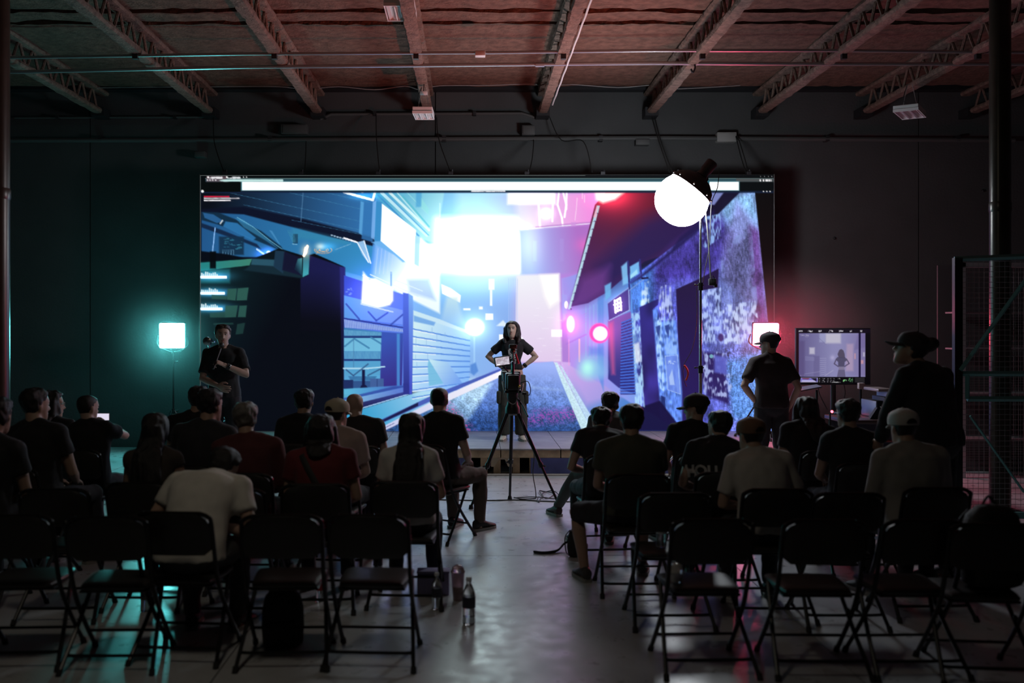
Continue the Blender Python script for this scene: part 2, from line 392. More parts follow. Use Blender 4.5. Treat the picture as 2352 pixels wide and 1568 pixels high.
    for q in [[(1325, 455), (1323, 480), (1320, 505)], [(1337, 442), (1337, 456)], [(1342, 448), (1342, 464)]]: L(q, (252, 215, 245), 2, .8)
    c.grad([(1192, 528), (1358, 515), (1328, 626), (1196, 632)], (1215, 580), (162, 190, 252), (1330, 560), (176, 112, 200), .95, 4)
    L([(1195, 527), (1356, 513)], (240, 235, 255), 2, .9); L([(1230, 521), (1356, 510)], (190, 130, 205), 3, .6)
    R(1285, 548, 1294, 600, (175, 150, 226), .6, 1.5); R(1224, 553, 1232, 600, (175, 205, 250), .5, 1.5); R(1311, 510, 1322, 519, (210, 150, 225), .8, 1)
    G(1345, 562, 22, 16, (70, 0, 0), .6)
    R(1012, 634, 1196, 660, (205, 236, 240), .5, 14)
    G(1215, 560, 30, 60, (120, 120, 60), .5)
    # far white tower
    c.grad([(1186, 632), (1284, 628), (1290, 832), (1182, 832)], (1240, 640), (244, 244, 250), (1240, 830), (228, 206, 238), .97, 3)
    P([(1240, 632), (1282, 630), (1284, 690), (1262, 706), (1250, 680)], (262, 258, 255), .9, 6)
    P([(1290, 640), (1335, 632), (1318, 720), (1290, 740)], (178, 178, 252), .9, 3)
    R(1266, 757, 1290, 773, (268, 264, 264), 1, 1.5); c.scribble(1215, 700, 1290, 830, (250, 245, 255), 18, 21, 1.6, .5)
    # things along the far left pavement
    P([(1013, 652), (1036, 662), (1058, 678), (1056, 695), (1015, 674)], (268, 270, 266), 1, 1)
    c.grad([(1026, 682), (1050, 682), (1066, 745), (1010, 745)], (1040, 684), (205, 235, 240), (1040, 745), (150, 195, 245), .8, 5)
    for q in [(1064, 708, 1080, 712), (1100, 704, 1108, 710), (1115, 720, 1132, 734), (1122, 640, 1135, 665), (1125, 665, 1130, 702), (1146, 768, 1158, 790), (1186, 775, 1200, 800)]: R(*q, (262, 266, 266), .95, 1.4)
    P([(1140, 748), (1155, 735), (1168, 750)], (240, 250, 250), .8, 1.5)
    for k in range(5): L([(1168 + k * 5, 640), (1168 + k * 5, 800)], (180, 205, 250), 2.2, .45)
    # neon box on truss wall
    c.grad([(790, 632), (926, 676), (926, 905), (790, 905)], (800, 650), (52, 74, 190), (910, 760), (92, 130, 235), 1, 1)
    c.grad([(790, 678), (925, 712), (925, 745), (790, 730)], (800, 700), (92, 156, 226), (915, 730), (116, 150, 245), .95, 1)
    for a, b in [((795, 698), (825, 733)), ((846, 716), (864, 736)), ((864, 736), (890, 718)), ((897, 746), (925, 722))]: L([a, b], (52, 76, 168), 4, .85)
    P([(834, 624), (848, 642), (862, 640), (902, 664), (902, 690), (895, 700), (868, 706), (830, 696)], (275, 275, 280), 1, 3)
    L([(829, 698), (902, 716)], (195, 215, 255), 3, .9)
    G(866, 668, 62, 52, (70, 60, 190), .75)
    c.scribble(793, 660, 818, 676, (150, 180, 255), 16, 31, 2, .7)
    # ribbed awnings
    def ribs(q0, q1, q2, q3, col, dark, n):
        P([q0, q1, q2, q3], dark, .95, 1)
        for k in range(n):
            t0 = (k + .15) / n; t1 = (k + .75) / n
            f = lambda a, b, t: (a[0] + (b[0] - a[0]) * t, a[1] + (b[1] - a[1]) * t)
            P([f(q0, q1, t0), f(q0, q1, t1), f(q3, q2, t1 + .01), f(q3, q2, t0 + .01)], col, .75, .7)
    ribs((790, 733), (925, 756), (925, 762), (790, 752), (196, 220, 255), (82, 108, 205), 34)
    L([(790, 731), (925, 752)], (40, 52, 140), 3, .9)
    c.grad([(790, 752), (878, 762), (878, 905), (790, 905)], (800, 760), (60, 124, 180), (850, 850), (90, 170, 215), .95, 1)
    ribs((790, 757), (877, 764), (877, 770), (790, 771), (136, 208, 232), (50, 110, 172), 24)
    R(790, 771, 877, 776, (32, 52, 112), .9)
    R(790, 776, 876, 806, (120, 195, 226), .85)
    for a, b in [((792, 795), (813, 778)), ((814, 778), (847, 799)), ((852, 775), (878, 791))]: L([a, b], (66, 130, 175), 4, .9)
    ribs((790, 807), (876, 807), (876, 824), (790, 824), (128, 205, 230), (46, 104, 170), 24)
    R(790, 824, 875, 829, (30, 50, 112), .9)
    R(790, 830, 874, 862, (84, 160, 205), .85)
    L([(812, 778), (812, 845)], (70, 120, 165), 1.4, .7)
    # interior behind, table
    c.grad([(876, 762), (926, 765), (922, 905), (872, 905)], (880, 780), (56, 84, 180), (915, 880), (54, 44, 130), .97, 1)
    R(911, 766, 918, 900, (76, 150, 220), .8, 1.2)
    L([(789, 846), (845, 846), (883, 842)], (175, 218, 240), 3.2)
    for a, b in [((795, 849), (812, 863)), ((812, 862), (845, 836)), ((845, 862), (872, 848))]: L([a, b], (50, 84, 130), 3.4, .8)
    ribs((800, 864), (865, 864), (860, 873), (805, 873), (86, 165, 205), (34, 72, 132), 18)
    R(789, 874, 880, 892, (44, 74, 130), .9, 1.5)
    R(831, 849, 838, 888, (22, 26, 66)); P([(826, 892), (830, 884), (840, 884), (846, 892)], (22, 26, 66))
    R(789, 872, 811, 894, (30, 44, 94), .95); R(850, 869, 881, 890, (66, 96, 155), .95); L([(866, 870), (866, 889)], (46, 66, 120), 1.4)
    # steps and pavement on the left
    c.grad([(789, 893), (935, 884), (938, 890), (808, 918), (789, 922)], (800, 910), (90, 180, 215), (920, 888), (70, 110, 200), .95, 1)
    P([(789, 914), (905, 887), (940, 886), (810, 916), (789, 920)], (50, 72, 160), .8, 1.2)
    c.grad([(789, 920), (930, 889), (938, 892), (938, 902), (789, 942)], (800, 930), (140, 200, 235), (930, 895), (90, 120, 210), .95, 1)
    c.grad([(789, 934), (936, 898), (938, 904), (789, 950)], (800, 940), (30, 32, 76), (930, 900), (52, 60, 140), .95, 1)
    L([(789, 950), (938, 905)], (165, 205, 245), 2.4)
    c.grad([(789, 952), (950, 903), (1150, 855), (1155, 862), (1010, 925), (870, 990), (789, 990)], (850, 980), (60, 160, 208), (1010, 890), (178, 216, 248), 1, 1)
    P([(940, 898), (1090, 868), (1100, 876), (960, 915)], (190, 232, 245), .6, 5)
    # louvred shutter wall
    c.grad([(948, 714), (1080, 760), (1076, 895), (946, 900)], (950, 760), (208, 238, 246), (1075, 830), (140, 190, 250), 1, 1)
    c.grad([(948, 712), (1010, 733), (1080, 762), (1080, 768), (948, 722)], (950, 716), (205, 235, 245), (1075, 765), (195, 225, 250), 1, 1)
    P([(950, 724), (1000, 740), (996, 748), (950, 738)], (100, 158, 228), .8, 1.5)
    for k in range(10):
        yl = 741 + k * 17.6; yr = 774 + k * 12.0
        L([(947, yl + 14), (1014, (yl + yr) / 2 + 11), (1078, yr + 8)], (88, 140, 224), 3.2 - .6 * (k > 6), .9)
        L([(947, yl + 17), (1000, (yl * .6 + yr * .4) + 14)], (245, 252, 252), 2, .8)
    for (xx, ya, yb) in [(992, 752, 764), (1022, 764, 774), (955, 777, 795), (979, 780, 796), (1003, 770, 784), (954, 815, 828), (957, 832, 846), (982, 812, 826)]: L([(xx, ya), (xx, yb)], (140, 180, 225), 1.2, .7)
    P([(984, 825), (1020, 880), (985, 886), (982, 840)], (120, 190, 226), .95, 1)
    c.grad([(984, 824), (1028, 832), (1062, 880), (1020, 884)], (990, 830), (195, 232, 245), (1055, 870), (120, 165, 240), .97, 1)
    c.grad([(925, 672), (938, 674), (948, 715), (946, 905), (926, 906)], (930, 690), (84, 112, 232), (935, 890), (46, 52, 140), .98, 1)
    c.grad([(938, 674), (948, 680), (949, 715), (946, 905), (940, 905)], (944, 690), (120, 170, 245), (944, 890), (70, 84, 205), .95, 1)
    # globe lamp
    L([(1089, 775), (1089, 850)], (160, 205, 250), 4.4, .9); c.ell(1090, 751, 20, 18, (285, 290, 275), 1, 5); G(1090, 752, 36, 32, (110, 130, 100), .8)
    P([(1080, 838), (1092, 832), (1098, 852), (1088, 862), (1080, 856)], (84, 136, 215), .9, 2)
    # road
    c.grad([(1150, 838), (1270, 830), (1350, 990), (870, 990), (1010, 925)], (1220, 835), (160, 182, 250), (1200, 985), (54, 94, 172), 1, 1.5)
    c.grad([(865, 990), (1010, 925), (1090, 880), (1130, 880), (1060, 990)], (1060, 890), (190, 226, 250), (1000, 985), (54, 100, 165), .9, 6)
    road = [(1150, 850), (1262, 848), (1345, 990), (880, 990), (1060, 895)]
    ramp = np.clip((c.Y - 850) / 110, 0, 1)
    c.texmul(road, (fine * .62 + n2 * .35) * ramp, 4)
    c.texmul(road, np.clip((c.Y - 930) / 60, 0, 1) * -.25, 4)
    sl, m = c.mask([(1015, 930), (1032, 925), (1060, 958), (1092, 990), (1035, 990), (1008, 950)], 9)
    sp = np.clip((fine - .02) * 5, 0, 1)[sl] * m
    c.put(sl, sp * .8, (235, 66, 130))
    sl, m = c.mask([(1205, 962), (1230, 942), (1320, 936), (1332, 958), (1300, 968), (1215, 976)], 9)
    sp = np.clip((fine + .1) * 4, 0, 1)[sl] * m
    c.put(sl, sp * .55, (190, 50, 160))
    L([(1190, 862), (1225, 890), (1290, 896)], (170, 200, 250), 6, .35, soft=5)
    # kerbs
    c.grad([(1156, 848), (1156, 862), (1010, 930), (880, 990), (858, 990), (1000, 918), (1100, 873)], (1150, 850), (255, 250, 255), (900, 980), (200, 205, 238), 1, 1)
    P([(1150, 846), (1150, 851), (1010, 912), (845, 986), (820, 990), (1000, 904)], (66, 84, 178), .9, 1)
    P([(960, 932), (845, 986), (825, 990), (960, 924)], (24, 22, 62), .9, 1.2)
    for q in [((905, 972), (872, 988)), ((890, 988), (925, 968))]: L(list(q), (70, 70, 120), 1.4, .8)
    c.grad([(1273, 830), (1420, 838), (1560, 990), (1350, 990)], (1300, 840), (212, 176, 240), (1420, 960), (70, 128, 205), 1, 1.5)
    P([(1300, 842), (1420, 850), (1440, 905), (1345, 930)], (205, 165, 236), .55, 9)
    P([(1272, 832), (1279, 832), (1360, 990), (1336, 990), (1290, 880)], (205, 236, 246), .95, 1)
    P([(1284, 838), (1289, 840), (1372, 980), (1366, 990), (1360, 990)], (196, 226, 246), .9, 1)
    c.texmul([(1272, 832), (1289, 832), (1372, 990), (1336, 990)], fine * .16)
    # shops on the right
    c.grad([(1290, 640), (1420, 600), (1470, 560), (1470, 940), (1395, 890), (1310, 840)], (1300, 760), (186, 150, 240), (1420, 720), (110, 160, 236), 1, 2)
    for k in range(5): L([(1345 + k * 9, 700), (1345 + k * 9, 820)], (150, 190, 240), 2.6, .5)
    P([(1372, 655), (1386, 640), (1386, 900), (1372, 860)], (90, 140, 225), .7, 2)
    L([(1300, 790), (1345, 768)], (170, 120, 220), 4, .6); L([(1306, 780), (1306, 838)], (245, 160, 225), 3, .6); L([(1330, 780), (1330, 830)], (252, 190, 215), 4.4, .8)
    R(1290, 676, 1302, 720, (170, 165, 245), .8, 1.5); c.ell(1300, 700, 4.5, 9, (262, 262, 262))
    for k in range(4): L([(1335, 725 + k * 6), (1346, 719 + k * 6)], (170, 140, 225), 1.4, .8)
    # awning
    fan = [(1366, 470), (1392, 441), (1640, 441), (1640, 500), (1540, 580), (1480, 600), (1430, 640), (1395, 670), (1350, 696), (1306, 705)]
    c.grad(fan, (1420, 445), (84, 20, 42), (1340, 700), (70, 42, 112), 1, 1)
    P([(1480, 500), (1640, 441), (1640, 505), (1540, 580), (1440, 640), (1395, 665), (1370, 610)], (34, 26, 84), .8, 22)
    P([(1335, 640), (1400, 610), (1392, 668), (1345, 698), (1308, 705)], (116, 64, 148), .65, 12)
    sl, m = c.mask(fan, 1.5)
    r = np.hypot((c.X[sl] - 1410) / 62, (c.Y[sl] - 446) / 42)
    c.put(sl, np.exp(-r ** 1.6) * m, (255, 52, 86))
    P([(1366, 441), (1434, 441), (1412, 458), (1384, 466), (1368, 458)], (292, 262, 240), 1, 4); G(1395, 452, 40, 22, (120, 30, 40), .8)
    k = 13
    for i in range(k):
        t0, t1 = i / k, (i + 1) / k
        xa, ya, xb, yb = 1372 - 66 * t0, 472 + 238 * t0, 1372 - 66 * t1, 472 + 238 * t1
        P([(xa - 2, ya), (xa + 5 - 2 * t0, ya), (xb + 6 - 2 * t0, yb - 1), (xb - 2, yb)], (188, 226, 242), .95, .8)
        P([(xb + 3, yb - 3), (xb + 7, yb - 1), (xb + 4, yb + 2)], (60, 40, 90), .8, .8)
    P([(1370, 474), (1374, 474), (1368, 500), (1362, 498)], (255, 180, 200), .7, 1)
    # wall of the right building
    wall = [(1448, 640), (1545, 565), (1640, 500), (1697, 441), (1733, 441), (1778, 800), (1778, 990), (1560, 990), (1468, 935)]
    c.grad(wall, (1500, 700), (80, 84, 200), (1720, 640), (126, 142, 208), 1, 1)
    P([(1545, 565), (1640, 495), (1665, 470), (1680, 560), (1640, 640), (1520, 650), (1480, 640)], (62, 46, 142), .8, 16)
    P([(1440, 640), (1500, 610), (1500, 700), (1448, 720)], (78, 138, 226), .8, 10)
    P([(1655, 445), (1733, 441), (1742, 520), (1690, 540), (1650, 490)], (128, 182, 222), .75, 12)
    P([(1690, 460), (1742, 520), (1752, 640), (1720, 700), (1660, 640), (1660, 560)], (112, 108, 170), .7, 10)
    P([(1720, 520), (1744, 530), (1765, 765), (1778, 800), (1778, 850), (1735, 760)], (92, 52, 120), .75, 8)
    c.texmul(wall, fine * .26 + vert * .42 + mid * .55)
    P([(1622, 440), (1700, 440), (1640, 500), (1622, 505)], (20, 14, 40), .95, 1.5)
    P([(1612, 441), (1662, 441), (1640, 470), (1615, 470)], (132, 142, 205), .9, 1.5)
    P([(1540, 575), (1560, 545), (1640, 480), (1640, 500), (1570, 560), (1470, 640), (1448, 650)], (30, 22, 76), .85, 3)
    # pale pasted posters (torn)
    def poster(q, col, th, tex, al=.9):
        sl, m = c.mask(q, 1.5); s_ = np.clip((tex[sl] + th) * 2. + .22, 0, 1)
        c.put(sl, m * s_ * al, col)
    poster([(1605, 500), (1655, 490), (1655, 545), (1620, 570), (1606, 560)], (150, 190, 246), .1, vert + n2 * .6)
    poster([(1598, 665), (1655, 660), (1660, 790), (1600, 790)], (184, 206, 255), .12, vert + n2 * .7)
    poster([(1658, 700), (1735, 690), (1745, 770), (1745, 790), (1662, 790)], (204, 222, 255), .12, vert + n2 * .8)
    poster([(1690, 540), (1725, 530), (1740, 700), (1660, 700), (1655, 600)], (140, 160, 222), .1, mid + n2 * .5, .6)
    poster([(1475, 650), (1490, 645), (1490, 700), (1470, 705)], (210, 236, 255), .05, vert2 + n2)
    poster([(1512, 660), (1540, 650), (1545, 735), (1515, 735)], (190, 206, 255), .15, vert2 + n2 * .7)
    P([(1665, 830), (1745, 805), (1778, 850), (1778, 990), (1680, 960)], (92, 150, 226), .75, 9)
    sl, m = c.mask([(1660, 800), (1778, 800), (1778, 990), (1670, 990)], 6); c.a[sl] *= (1 + m * (fine[sl] * .5 + vert[sl] * .4))[..., None]
    P([(1612, 806), (1660, 815), (1675, 930), (1625, 910), (1610, 870)], (36, 22, 80), .85, 4)
    poster([(1612, 800), (1680, 815), (1680, 935), (1616, 905)], (176, 190, 240), -.06, vert + n2 * 1.2)
    P([(1640, 815), (1668, 820), (1668, 860), (1640, 855)], (92, 100, 200), .9, 3); c.ell(1633, 818, 4.5, 4.5, (116, 170, 190))
    c.ell(1655, 775, 6, 9, (50, 24, 90), .85, 2)
    # doors
    c.grad([(1552, 664), (1605, 640), (1650, 616), (1648, 660), (1605, 668), (1612, 990), (1565, 990)], (1580, 660), (34, 20, 62), (1580, 960), (38, 26, 92), .98, 1)
    c.grad([(1468, 705), (1511, 686), (1511, 700), (1500, 708), (1516, 960), (1478, 940)], (1490, 700), (44, 38, 116), (1495, 920), (50, 40, 120), .97, 1)
    c.texmul([(1468, 690), (1516, 690), (1516, 960), (1478, 940)], mid * .5)
    P([(1498, 712), (1510, 705), (1512, 740), (1552, 735), (1566, 900), (1566, 985), (1560, 990), (1515, 920)], (96, 140, 236), .9, 2)
    c.texmul([(1498, 705), (1552, 700), (1566, 990), (1515, 920)], vert * .5 + n2 * .4)
    poster([(1503, 730), (1518, 728), (1526, 900), (1512, 890)], (186, 226, 255), .1, vert + n2 * .6)
    poster([(1522, 728), (1552, 725), (1562, 905), (1530, 895)], (150, 190, 250), .12, vert2 + n2)
    for (cx, cy) in [(1511, 760), (1532, 758)]:
        P([(cx - 6, cy - 10), (cx + 5, cy - 14), (cx + 4, cy + 2), (cx + 3, cy + 18), (cx - 1, cy + 8), (cx - 4, cy + 2)], (44, 62, 140), .9, 1.2)
    P([(1527, 818), (1555, 815), (1562, 905), (1533, 895)], (110, 140, 236), .8, 1)
    for q in [((1527, 818), (1555, 815), (1562, 905), (1533, 895), (1527, 818)), ((1510, 820), (1520, 822), (1524, 872), (1514, 868), (1510, 820))]: L(list(q), (170, 200, 250), 1.4, .8)
    c.scribble(1531, 826, 1552, 836, (200, 222, 255), 14, 41, 2, .8); P([(1536, 866), (1543, 848), (1549, 884), (1538, 884)], (180, 205, 250), .8, 1)
    P([(1517, 908), (1527, 912), (1528, 945), (1519, 938)], (30, 40, 100), .9, 1.4)
    P([(1470, 935), (1515, 920), (1565, 985), (1556, 990), (1440, 990)], (22, 16, 60), .95, 2)
    poster([(1449, 720), (1468, 715), (1480, 935), (1458, 930)], (176, 222, 255), .18, vert + n2 * .6)
    P([(1452, 770), (1466, 765), (1468, 800), (1456, 805)], (70, 100, 180), .6, 3); P([(1455, 790), (1468, 785), (1472, 830), (1458, 835)], (232, 240, 250), .8, 3)
    # roller shutter shop and sign box
    c.grad([(1396, 735), (1448, 715), (1458, 905), (1420, 890), (1396, 870)], (1400, 760), (130, 84, 176), (1430, 850), (54, 50, 132), .97, 1.5)
    for i in range(25):
        y = 735 + i * 6.6
        L([(1427 - .1 * i, y + 6 + i * .12), (1450 + .35 * i, y - 3 + i * .45)], (66, 108, 216), 3.2, .9)
        L([(1427 - .1 * i, y + 9 + i * .12), (1450 + .35 * i, y + .4 + i * .45)], (36, 34, 110), 1.8, .9)
    P([(1395, 695), (1447, 660), (1447, 712), (1398, 736)], (78, 58, 142), .97, 1)
    L([(1395, 696), (1443, 660)], (150, 170, 230), 2, .9); L([(1443, 660), (1445, 712), (1398, 736)], (165, 185, 240), 2.2, .9)
    for q in [((1411, 692), (1424, 684)), ((1410, 700), (1426, 694)), ((1412, 708), (1426, 702)), ((1411, 690), (1413, 718)), ((1418, 688), (1418, 714)), ((1424, 684), (1426, 712)), ((1413, 716), (1424, 711))]: L(list(q), (275, 268, 262), 4.2)
    G(1418, 700, 18, 22, (80, 50, 90), .6)
    P([(1426, 612), (1440, 600), (1442, 650), (1430, 655)], (130, 196, 246), .9, 2); P([(1446, 612), (1467, 600), (1467, 628), (1447, 640)], (120, 190, 245), .95, 1.5)
    P([(1447, 632), (1462, 618), (1464, 628), (1447, 640)], (165, 225, 250), .95, 1)
    for q in [((1442, 600), (1445, 665)), ((1469, 596), (1473, 638))]: L(list(q), (46, 44, 120), 4, .95)
    L([(1445, 650), (1470, 630)], (60, 72, 160), 5, .9); L([(1444, 667), (1478, 641)], (120, 155, 220), 2.4, .9); L([(1474, 639), (1487, 638)], (30, 24, 70), 4)
    P([(1388, 656), (1403, 648), (1402, 680), (1390, 690)], (112, 184, 240), .9, 2)
    # red lamps and steam
    c.ell(1310, 744, 9, 19, (285, 262, 275), 1, 2); G(1311, 744, 26, 30, (150, 30, 100), .8)
    P([(1396, 742), (1408, 738), (1412, 860), (1404, 860)], (215, 90, 150), .65, 4)
    c.ell(1376, 765, 23, 23, (255, 72, 168), .95, 2); c.ell(1378, 766, 16.5, 16.5, (290, 280, 285), 1, 2); G(1380, 765, 34, 34, (110, 20, 60), .7)
    c.ell(1358, 842, 30, 26, (136, 196, 240), .75, 14); c.ell(1350, 850, 20, 18, (160, 222, 236), .7, 10); c.ell(1376, 856, 16, 12, (140, 190, 240), .6, 8); G(1348, 842, 14, 20, (40, 60, 10), .7)
    R(1352, 797, 1384, 815, (96, 130, 236), .5, 5)
    # black strip right of the picture
    c.grad([(1733, 441), (1776, 441), (1776, 990), (1783, 900), (1766, 765)], (1750, 450), (12, 9, 10), (1765, 770), (26, 8, 10), 1, .8)
    # browser chrome at the top
    R(460, 402, 1776, 441, (7, 11, 13))
    L([(460, 402.5), (1343, 402.5)], (120, 130, 128), 1.3, .9); L([(460, 402), (460, 990)], (105, 115, 112), 2.2, .85)
    R(472, 409.5, 1776, 417, (44, 74, 84), 1, .8); L([(472, 409.6), (1775, 409.6)], (96, 122, 122), 1.3, .9); R(1690, 409.5, 1776, 417, (74, 78, 80), 1, .8)
    R(474, 404, 520, 417, (110, 88, 96), .75, 1.5)
    R(554, 416.6, 1697, 437.4, (110, 190, 205), .9, 2.2); R(556, 417.6, 1696, 436.4, (268, 270, 270), 1, .8); R(1624.5, 416, 1628.5, 438, (20, 84, 104), 1, 1)
    L([(460, 440.5), (1776, 440.5)], (24, 40, 74), 5, .55); R(463, 418, 552, 440, (7, 11, 11))
    c.scribble(477, 405, 511, 408, (235, 235, 238), 34, 51, 2.6); c.scribble(520, 405, 552, 408, (220, 225, 228), 30, 52, 2.6); c.scribble(498, 411.5, 650, 414.5, (190, 225, 222), 90, 53, 2.4)
    R(476, 404.5, 480, 408.5, (255, 250, 250)); R(519, 404.5, 523, 408.5, (255, 250, 250))
    for x in (475, 481, 487, 494): R(x, 411.5, x + 3, 415, (225, 222, 226), .9)
    for x in (558, 565): R(x, 405, x + 2.4, 408, (225, 225, 225))
    for x in (1745, 1754, 1763, 1771): R(x, 403.8, x + 1.6, 405.6, (180, 180, 180))
    for x, w in ((1744, 3), (1751, 3), (1757, 6), (1764, 4), (1769, 2)): R(x, 411.5, x + w, 416, (235, 232, 235))
    for x in (1751, 1759, 1766): R(x, 438, x + 3, 440.4, (220, 218, 220))
    c.scribble(1081, 436.6, 1160, 438, (235, 235, 240), 60, 54, 1.8)
    c.ell(465, 439, 3.2, 3.2, (255, 255, 255))
    R(468, 449.6, 527, 452.6, (225, 40, 72)); R(468, 454, 550, 456.4, (240, 236, 240)); R(468, 458, 530, 461.4, (238, 236, 240)); c.scribble(468, 449, 549, 463, (60, 50, 60), 40, 55, .9, .5)
    return c.a

def paint_monitor():
    """The camera picture on the viewing monitor, 250 x 184."""
    c = Canvas(0, 0, 250, 184, (10, 7, 12))
    P, L, R, G = c.poly, c.line, c.rect, c.glow
    c.grad([(8, 14), (240, 14), (240, 160), (8, 160)], (10, 80), (112, 104, 158), (130, 80), (158, 156, 205))
    c.grad([(120, 14), (240, 14), (240, 160), (120, 160)], (150, 80), (156, 152, 202), (238, 80), (132, 118, 172), .8, 8)
    R(98, 15, 150, 48, (214, 210, 230), .95, 4); R(78, 15, 98, 44, (178, 180, 222), .8, 3); R(44, 62, 62, 84, (214, 210, 232), .9, 3)
    R(8, 40, 28, 160, (96, 82, 134), .6, 4); R(58, 90, 78, 158, (116, 108, 160), .7, 2)
    for k in range(9): L([(80, 98 + k * 7), (100, 98 + k * 6.4)], (178, 176, 218), 2, .7)
    for k in range(4): L([(30, 92 + k * 4), (60, 96 + k * 3)], (170, 168, 214), 1.4, .6)
    L([(58, 14), (100, 52)], (130, 124, 176), 2, .6); P([(170, 50), (192, 50), (192, 140), (166, 140)], (196, 170, 204), .8, 4)
    P([(208, 14), (240, 14), (240, 60), (196, 70)], (124, 112, 168), .6, 3)
    R(196, 82, 200, 100, (230, 170, 180), .9, 2); R(218, 104, 226, 116, (228, 166, 178), .9, 2); R(225, 78, 231, 92, (205, 200, 228), .9, 2); G(122, 96, 8, 8, (40, 36, 30), .9)
    L([(96, 156), (124, 138)], (200, 196, 226), 1.6, .8); L([(28, 150), (80, 142)], (180, 176, 220), 1.4, .6)
    # the figure in the frame: hair, shirt, arms, waist, trousers
    P([(143, 96), (139, 84), (145, 70), (152, 67), (159, 72), (163, 84), (164, 98)], (88, 78, 102), .92, 1.4)
    P([(138, 94), (164, 94), (172, 104), (163, 110), (162, 126), (141, 126), (141, 110), (133, 103)], (84, 78, 108), .9, 1.2)
    for q in [[(135, 100), (128, 116), (141, 125)], [(169, 100), (178, 115), (163, 125)]]: L(q, (98, 88, 120), 4, .9)
    R(143, 126, 162, 136, (142, 132, 162), .9, 1); P([(142, 136), (163, 136), (166, 160), (137, 160)], (108, 100, 136), .9, 1)
    R(210.5, 12, 217, 162, (26, 18, 58), 1, .8); R(233, 14, 246, 162, (10, 7, 12)); R(0, 14, 8, 162, (28, 6, 14)); R(0, 160, 250, 184, (9, 6, 11)); R(0, 0, 250, 14, (20, 10, 26))
    for x, w in [(7, 14), (38, 17), (74, 12), (108, 16), (142, 16), (180, 8), (215, 8)]: c.scribble(x, 3.5, x + w, 9, (235, 232, 238), 26, x, 2.2)
    c.scribble(10, 18, 42, 27, (205, 200, 225), 26, 61, 1.4, .6); c.scribble(10, 152, 28, 156, (205, 200, 225), 10, 62, 1.2, .6)
    R(14, 163, 72, 177, (120, 110, 210)); R(18, 170, 66, 177, (214, 206, 250), .9, 2); P([(48, 163), (68, 163), (68, 175), (58, 170)], (24, 18, 40), .95, 1); P([(18, 163), (46, 163), (40, 168), (22, 167)], (120, 30, 50), .8, 1)
    L([(14, 163), (72, 163), (72, 177), (14, 177), (14, 163)], (205, 200, 220), 1.2)
    for x, w in [(76, 4), (85, 12), (103, 6), (113, 6), (123, 6)]:
        for y in (163, 169, 174): c.scribble(x, y, x + w, y + 2.6, (190, 188, 196), 10, x + y, 1.4)
    c.scribble(139, 163, 148, 166, (230, 230, 230), 8, 63, 2); c.scribble(118, 176, 150, 178, (220, 220, 220), 20, 64, 1.4)
    c.scribble(156, 168, 170, 174, (150, 230, 150), 30, 65, 2.4); c.scribble(175, 163, 191, 177, (120, 200, 130), 30, 66, 2)
    for y in (164, 168, 172, 176): L([(198, y), (230, y)], (150, 150, 150), 1, .8)
    c.scribble(0, 163, 12, 172, (150, 120, 130), 14, 67, 1.6, .7)
    return c.a
# ================================================================ the setting
WALL_Y, ROOF_Z = 15.3, 5.85
XL, XR, YB = -8.6, 9.8, -3.5
def floor_material():
    m = bpy.data.materials.new('polished_concrete'); m.use_nodes = True; nt = m.node_tree; b = nt.nodes['Principled BSDF']; N = nt.nodes.new; K = nt.links.new
    tc = N('ShaderNodeTexCoord'); mp = N('ShaderNodeMapping'); mp.inputs['Scale'].default_value = (1, .8, 1); K(tc.outputs['Object'], mp.inputs['Vector'])
    n1 = N('ShaderNodeTexNoise'); n1.inputs['Scale'].default_value = 1.6; n1.inputs['Detail'].default_value = 8; n1.inputs['Roughness'].default_value = .65; K(mp.outputs[0], n1.inputs['Vector'])
    r1 = N('ShaderNodeValToRGB'); r1.color_ramp.elements[0].position = .32; r1.color_ramp.elements[1].position = .68
    r1.color_ramp.elements[0].color = (.40, .415, .43, 1); r1.color_ramp.elements[1].color = (.59, .61, .635, 1); K(n1.outputs['Fac'], r1.inputs['Fac'])
    n2 = N('ShaderNodeTexNoise'); n2.inputs['Scale'].default_value = 9; n2.inputs['Detail'].default_value = 6; K(mp.outputs[0], n2.inputs['Vector'])
    r2 = N('ShaderNodeMapRange'); r2.inputs['From Min'].default_value = .35; r2.inputs['From Max'].default_value = .7; r2.inputs['To Min'].default_value = .27; r2.inputs['To Max'].default_value = .42; K(n2.outputs['Fac'], r2.inputs['Value'])
    st = N('ShaderNodeTexNoise'); st.inputs['Scale'].default_value = 4; st.inputs['Detail'].default_value = 10; st.inputs['Distortion'].default_value = 1.2; K(mp.outputs[0], st.inputs['Vector'])
    sr = N('ShaderNodeValToRGB'); sr.color_ramp.elements[0].position = .6; sr.color_ramp.elements[1].position = .7; sr.color_ramp.elements[0].color = (1, 1, 1, 1); sr.color_ramp.elements[1].color = (.62, .6, .58, 1); K(st.outputs['Fac'], sr.inputs['Fac'])
    mx = N('ShaderNodeMix'); mx.data_type = 'RGBA'; mx.blend_type = 'MULTIPLY'; mx.inputs['Factor'].default_value = 1; K(r1.outputs[0], mx.inputs['A']); K(sr.outputs[0], mx.inputs['B'])
    K(mx.outputs['Result'], b.inputs['Base Color']); K(r2.outputs[0], b.inputs['Roughness'])
    bp = N('ShaderNodeBump'); bp.inputs['Strength'].default_value = .04; bp.inputs['Distance'].default_value = .01; nb = N('ShaderNodeTexNoise'); nb.inputs['Scale'].default_value = 2.2; nb.inputs['Detail'].default_value = 1; K(mp.outputs[0], nb.inputs['Vector']); K(nb.outputs['Fac'], bp.inputs['Height']); K(bp.outputs[0], b.inputs['Normal'])
    b.inputs['Specular IOR Level'].default_value = .75
    return m
FLOOR = floor_material()
